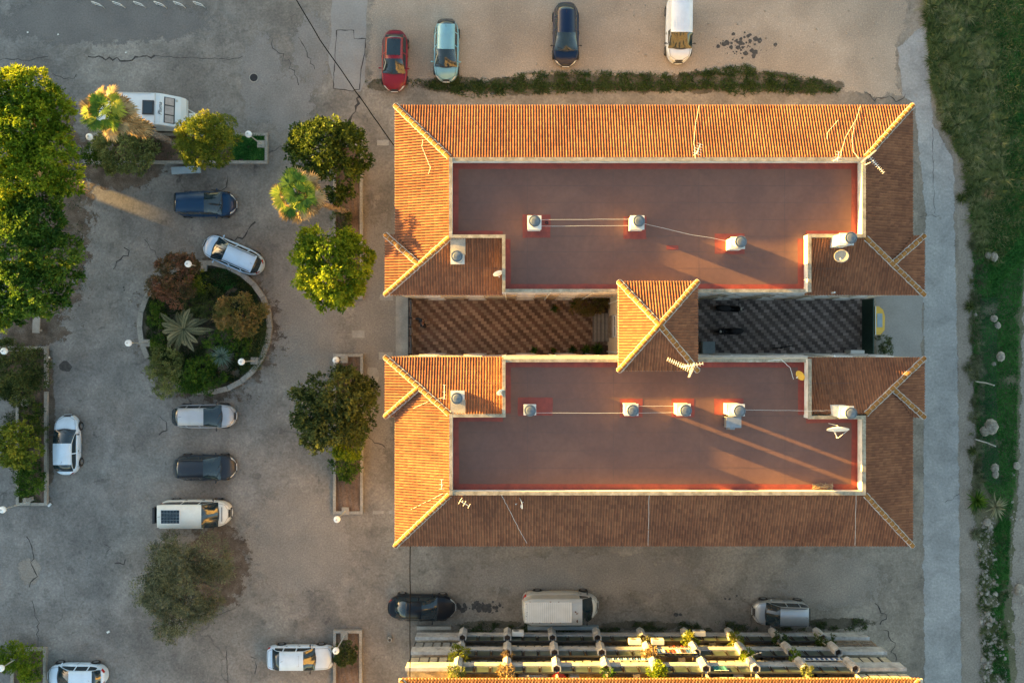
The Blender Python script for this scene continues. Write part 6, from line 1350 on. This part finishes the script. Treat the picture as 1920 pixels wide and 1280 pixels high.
# ------------------------------------------------------------------ things on the balconies
def bush(label,x,z,r,m,seed,y=YB+.16):
    t = thing('balcony_plant',label,'plant',(x,y,z),0,'plants in the balcony planters'); V, rr = crown_leaves([(x,y,z+r*.5,r,r,r*.8)],dens=50,k=7,leaf=(.13,.06),spread=.12,seed=seed); fast_mesh('leaves',V,None,rr,m,t); MB().tube([(x,y,z-.2),(x,y,z+r*.5)],.02,5).build('stem','bark',t)
for k,(lv,i,r,m,l) in enumerate(((1,0,.5,'lf_yellow','large yellow plant at the left end of the middle balcony row'),(2,0,.38,'lf_grey','grey green plant at the left end of the top balcony row'),(2,1,.45,'lf_straw','straw coloured hanging plant, second planter of the top row'),(1,1,.28,'lf_straw','dry plant in the second planter of the middle row'),(2,3,.28,'lf_mid','small green plant in the fourth planter of the top row'),
    (2,4,.5,'lf_bright','bright green plant in the fifth planter of the top row'),(0,4,.32,'lf_olive','dull plant in the fifth planter of the bottom row'),(0,5,.45,'lf_yellow','yellow lit plant in the sixth planter of the bottom row'),(0,6,.42,'lf_yellow','yellow green plant in the seventh planter of the bottom row'),(1,6,.3,'lf_bright','bright succulent in the seventh planter of the middle row'),
    (0,7,.42,'lf_dark','dark green plant in the eighth planter of the bottom row'),(0,8,.48,'lf_dark','dark green plant in the last planter of the bottom row'),(1,7,.25,'lf_bright','small bright plant in the eighth planter of the middle row'),(2,7,.24,'lf_dull','dull plant in the eighth planter of the top row'),(1,4,.4,'lf_straw','straggly dry plant in the fifth planter of the middle row'))):
    bush(l, HX[i], (1.2,4.2,7.2)[lv]+1.75, r, m, 40+k)
def ac(label,px,py,z,m='white_metal'):
    p = P(px,py,z); t = thing('air_conditioner',label,'air conditioner',(p.x,YB+.1,z-.3)); MB().box((p.x,YB+.28,z-.25),(.8,.3,.55)).build('casing',m,t); MB().lathe([(.2,0),(.2,.012),(.0001,.012)],(p.x-.12,YB+.435,z-.25),16,Matrix.Rotation(R(-90),3,'X')).build('fan_grille','metal_grey',t)
ac('white air conditioner hung left of the dry plant, middle row',1191,1208,4.0); ac('white air conditioner hung right of the dry plant, middle row',1234,1207,4.0); ac('white air conditioner on the bottom row near the sixth planter',1312,1192,2.2); ac('bluish white air conditioner on the bottom row near the second planter',971,1194,2.2)
def hang(name,label,cat,x0,x1,z0,z1,cols,n,yo=.12):
    t = thing(name,label,cat,((x0+x1)/2,YB+yo,z1)); w_ = (x1-x0)/n; MB().tube([(x0,YB+yo,z1),(x1,YB+yo,z1)],.012,4).build('rail','white_metal',t)
    for i in range(n):
        c_ = cols[i % len(cols)]; MB().grid([[(x0+w_*(i+.06+.88*a/4),YB+yo+.02*math.sin(a*2.2+i),z1-(z1-z0)*b/3*random.uniform(.92,1)) for a in range(5)] for b in range(4)]).build('cloth',c_,t)
CLO = {k: mat('cloth_'+k,[v,tuple(x*.8 for x in v)],rough=.9) for k,v in (('blue',(.03,.10,.28)),('white',(.7,.7,.7)),('red',(.5,.05,.03)),('orange',(.65,.2,.05)),('dark',(.04,.02,.03)),('teal',(.03,.2,.2)))}
hang('laundry','blue and white striped cloth along the middle balconies right of centre','laundry',6.1,8.8,6.55,6.95,[CLO['blue'],CLO['white']],14); hang('laundry','blue and white bunting at the right of the middle balconies','laundry',18.5,21.0,6.5,6.95,[CLO['white'],CLO['blue']],16)
hang('laundry','red, orange and white washing on the middle balcony right of the dry plant','laundry',9.3,11.9,5.2,6.0,[CLO['blue'],CLO['white'],CLO['orange'],CLO['red'],CLO['white'],CLO['dark']],8,.25); hang('laundry','teal cloth over the top balcony rail','laundry',12.4,13.3,8.0,8.8,[CLO['teal']],2); hang('laundry','dark red cloth below the washing on the middle row','laundry',10.2,11.8,4.7,5.15,[CLO['dark'],CLO['red']],6,.3)
p = P(1048,1268,9.0); o = MB().lathe([(.0001,.2),(.5,0),(.0001,.02)],(0,0,0),12).build('red_parasol',CLO['red']); o.location = (p.x,YB-.5,8.7); tag(o,'small red parasol on the top balcony left of centre','parasol')
p = P(1078,1268,9.0); t = thing('cupboard','white cupboard with a dark mark on the top balcony','cupboard',(p.x,YB-.55,7.6)); MB().box((p.x,YB-.55,8.1),(.6,.4,1.1)).build('body','white_metal',t)
t = thing('drying_rack','white drying rack on the top balcony left of centre','drying rack',(1.6,YB-.45,7.6)); mb = MB()
for k in range(8): mb.tube([(.9+k*.0,YB-.2-k*.06,8.75),(2.2,YB-.2-k*.06,8.65)],.012,4)
mb.tube([(1.0,YB-.5,7.6),(2.1,YB-.5,8.7)],.015,4).tube([(2.1,YB-.5,7.6),(1.0,YB-.5,8.7)],.015,4); mb.build('frame','white_metal',t)
t = thing('tv_aerial','fan shaped white aerial on the middle balconies right of centre','aerial',(15.6,YB+.1,5.2)); mb = MB()
for k in range(6): mb.tube([(15.3,YB+.2,6.3),(15.3+.12*k,YB+.5,7.0-.08*k)],.012,4)
mb.tube([(15.3,YB+.2,5.3),(15.3,YB+.2,6.6)],.03); mb.build('boom','white_metal',t)

def odd(label, i, lv, dx, kind):
    """small things standing behind the balcony rails"""
    x = (HX[i]+HX[i+1])/2+dx; z = (1.2,4.2,7.2)[lv]+.3; y = YB-.62; t = thing({'chair':'balcony_chair','box':'storage_crate','table':'folding_table'}[kind], label, {'chair':'chair','box':'crate','table':'table'}[kind], (x, y, z))
    if kind == 'chair':
        MB().box((x,y,z+.45),(.45,.42,.05)).build('seat','white_metal',t); MB().box((x,y-.2,z+.72),(.45,.04,.5)).build('backrest','white_metal',t)
        for sx in (-.19,.19):
            for sy in (-.17,.17): MB().box((x+sx,y+sy,z+.22),(.03,.03,.42)).build('leg','white_metal',t)
    elif kind == 'box':
        MB().box((x,y,z+.25),(.6,.4,.5)).build('body',CLO['teal'] if dx > 0 else 'wood',t); MB().box((x,y,z+.52),(.64,.44,.04)).build('lid','white_metal',t)
    else:
        MB().box((x,y,z+.72),(.8,.5,.04)).build('table_top','wood',t)
        for sx in (-.34,.34): MB().box((x+sx,y,z+.35),(.03,.4,.7)).build('leg','black_metal',t)
for a in (('white chair on the top balcony above the striped cloth',3,2,.4,'chair'),('wooden table on the top balcony, rightmost open bay',7,2,-.3,'table'),('teal crate on the top balcony beside the teal cloth',5,2,.6,'box'),('wooden crate on the top balcony left of the red parasol',1,2,-.5,'box'),('white chair on the middle balcony near the dry plant',4,1,.7,'chair'),('wooden table on the middle balcony under the fan shaped aerial',6,1,.2,'table'),('white chair on the bottom balcony beside the sixth planter',5,0,.3,'chair')): odd(*a)
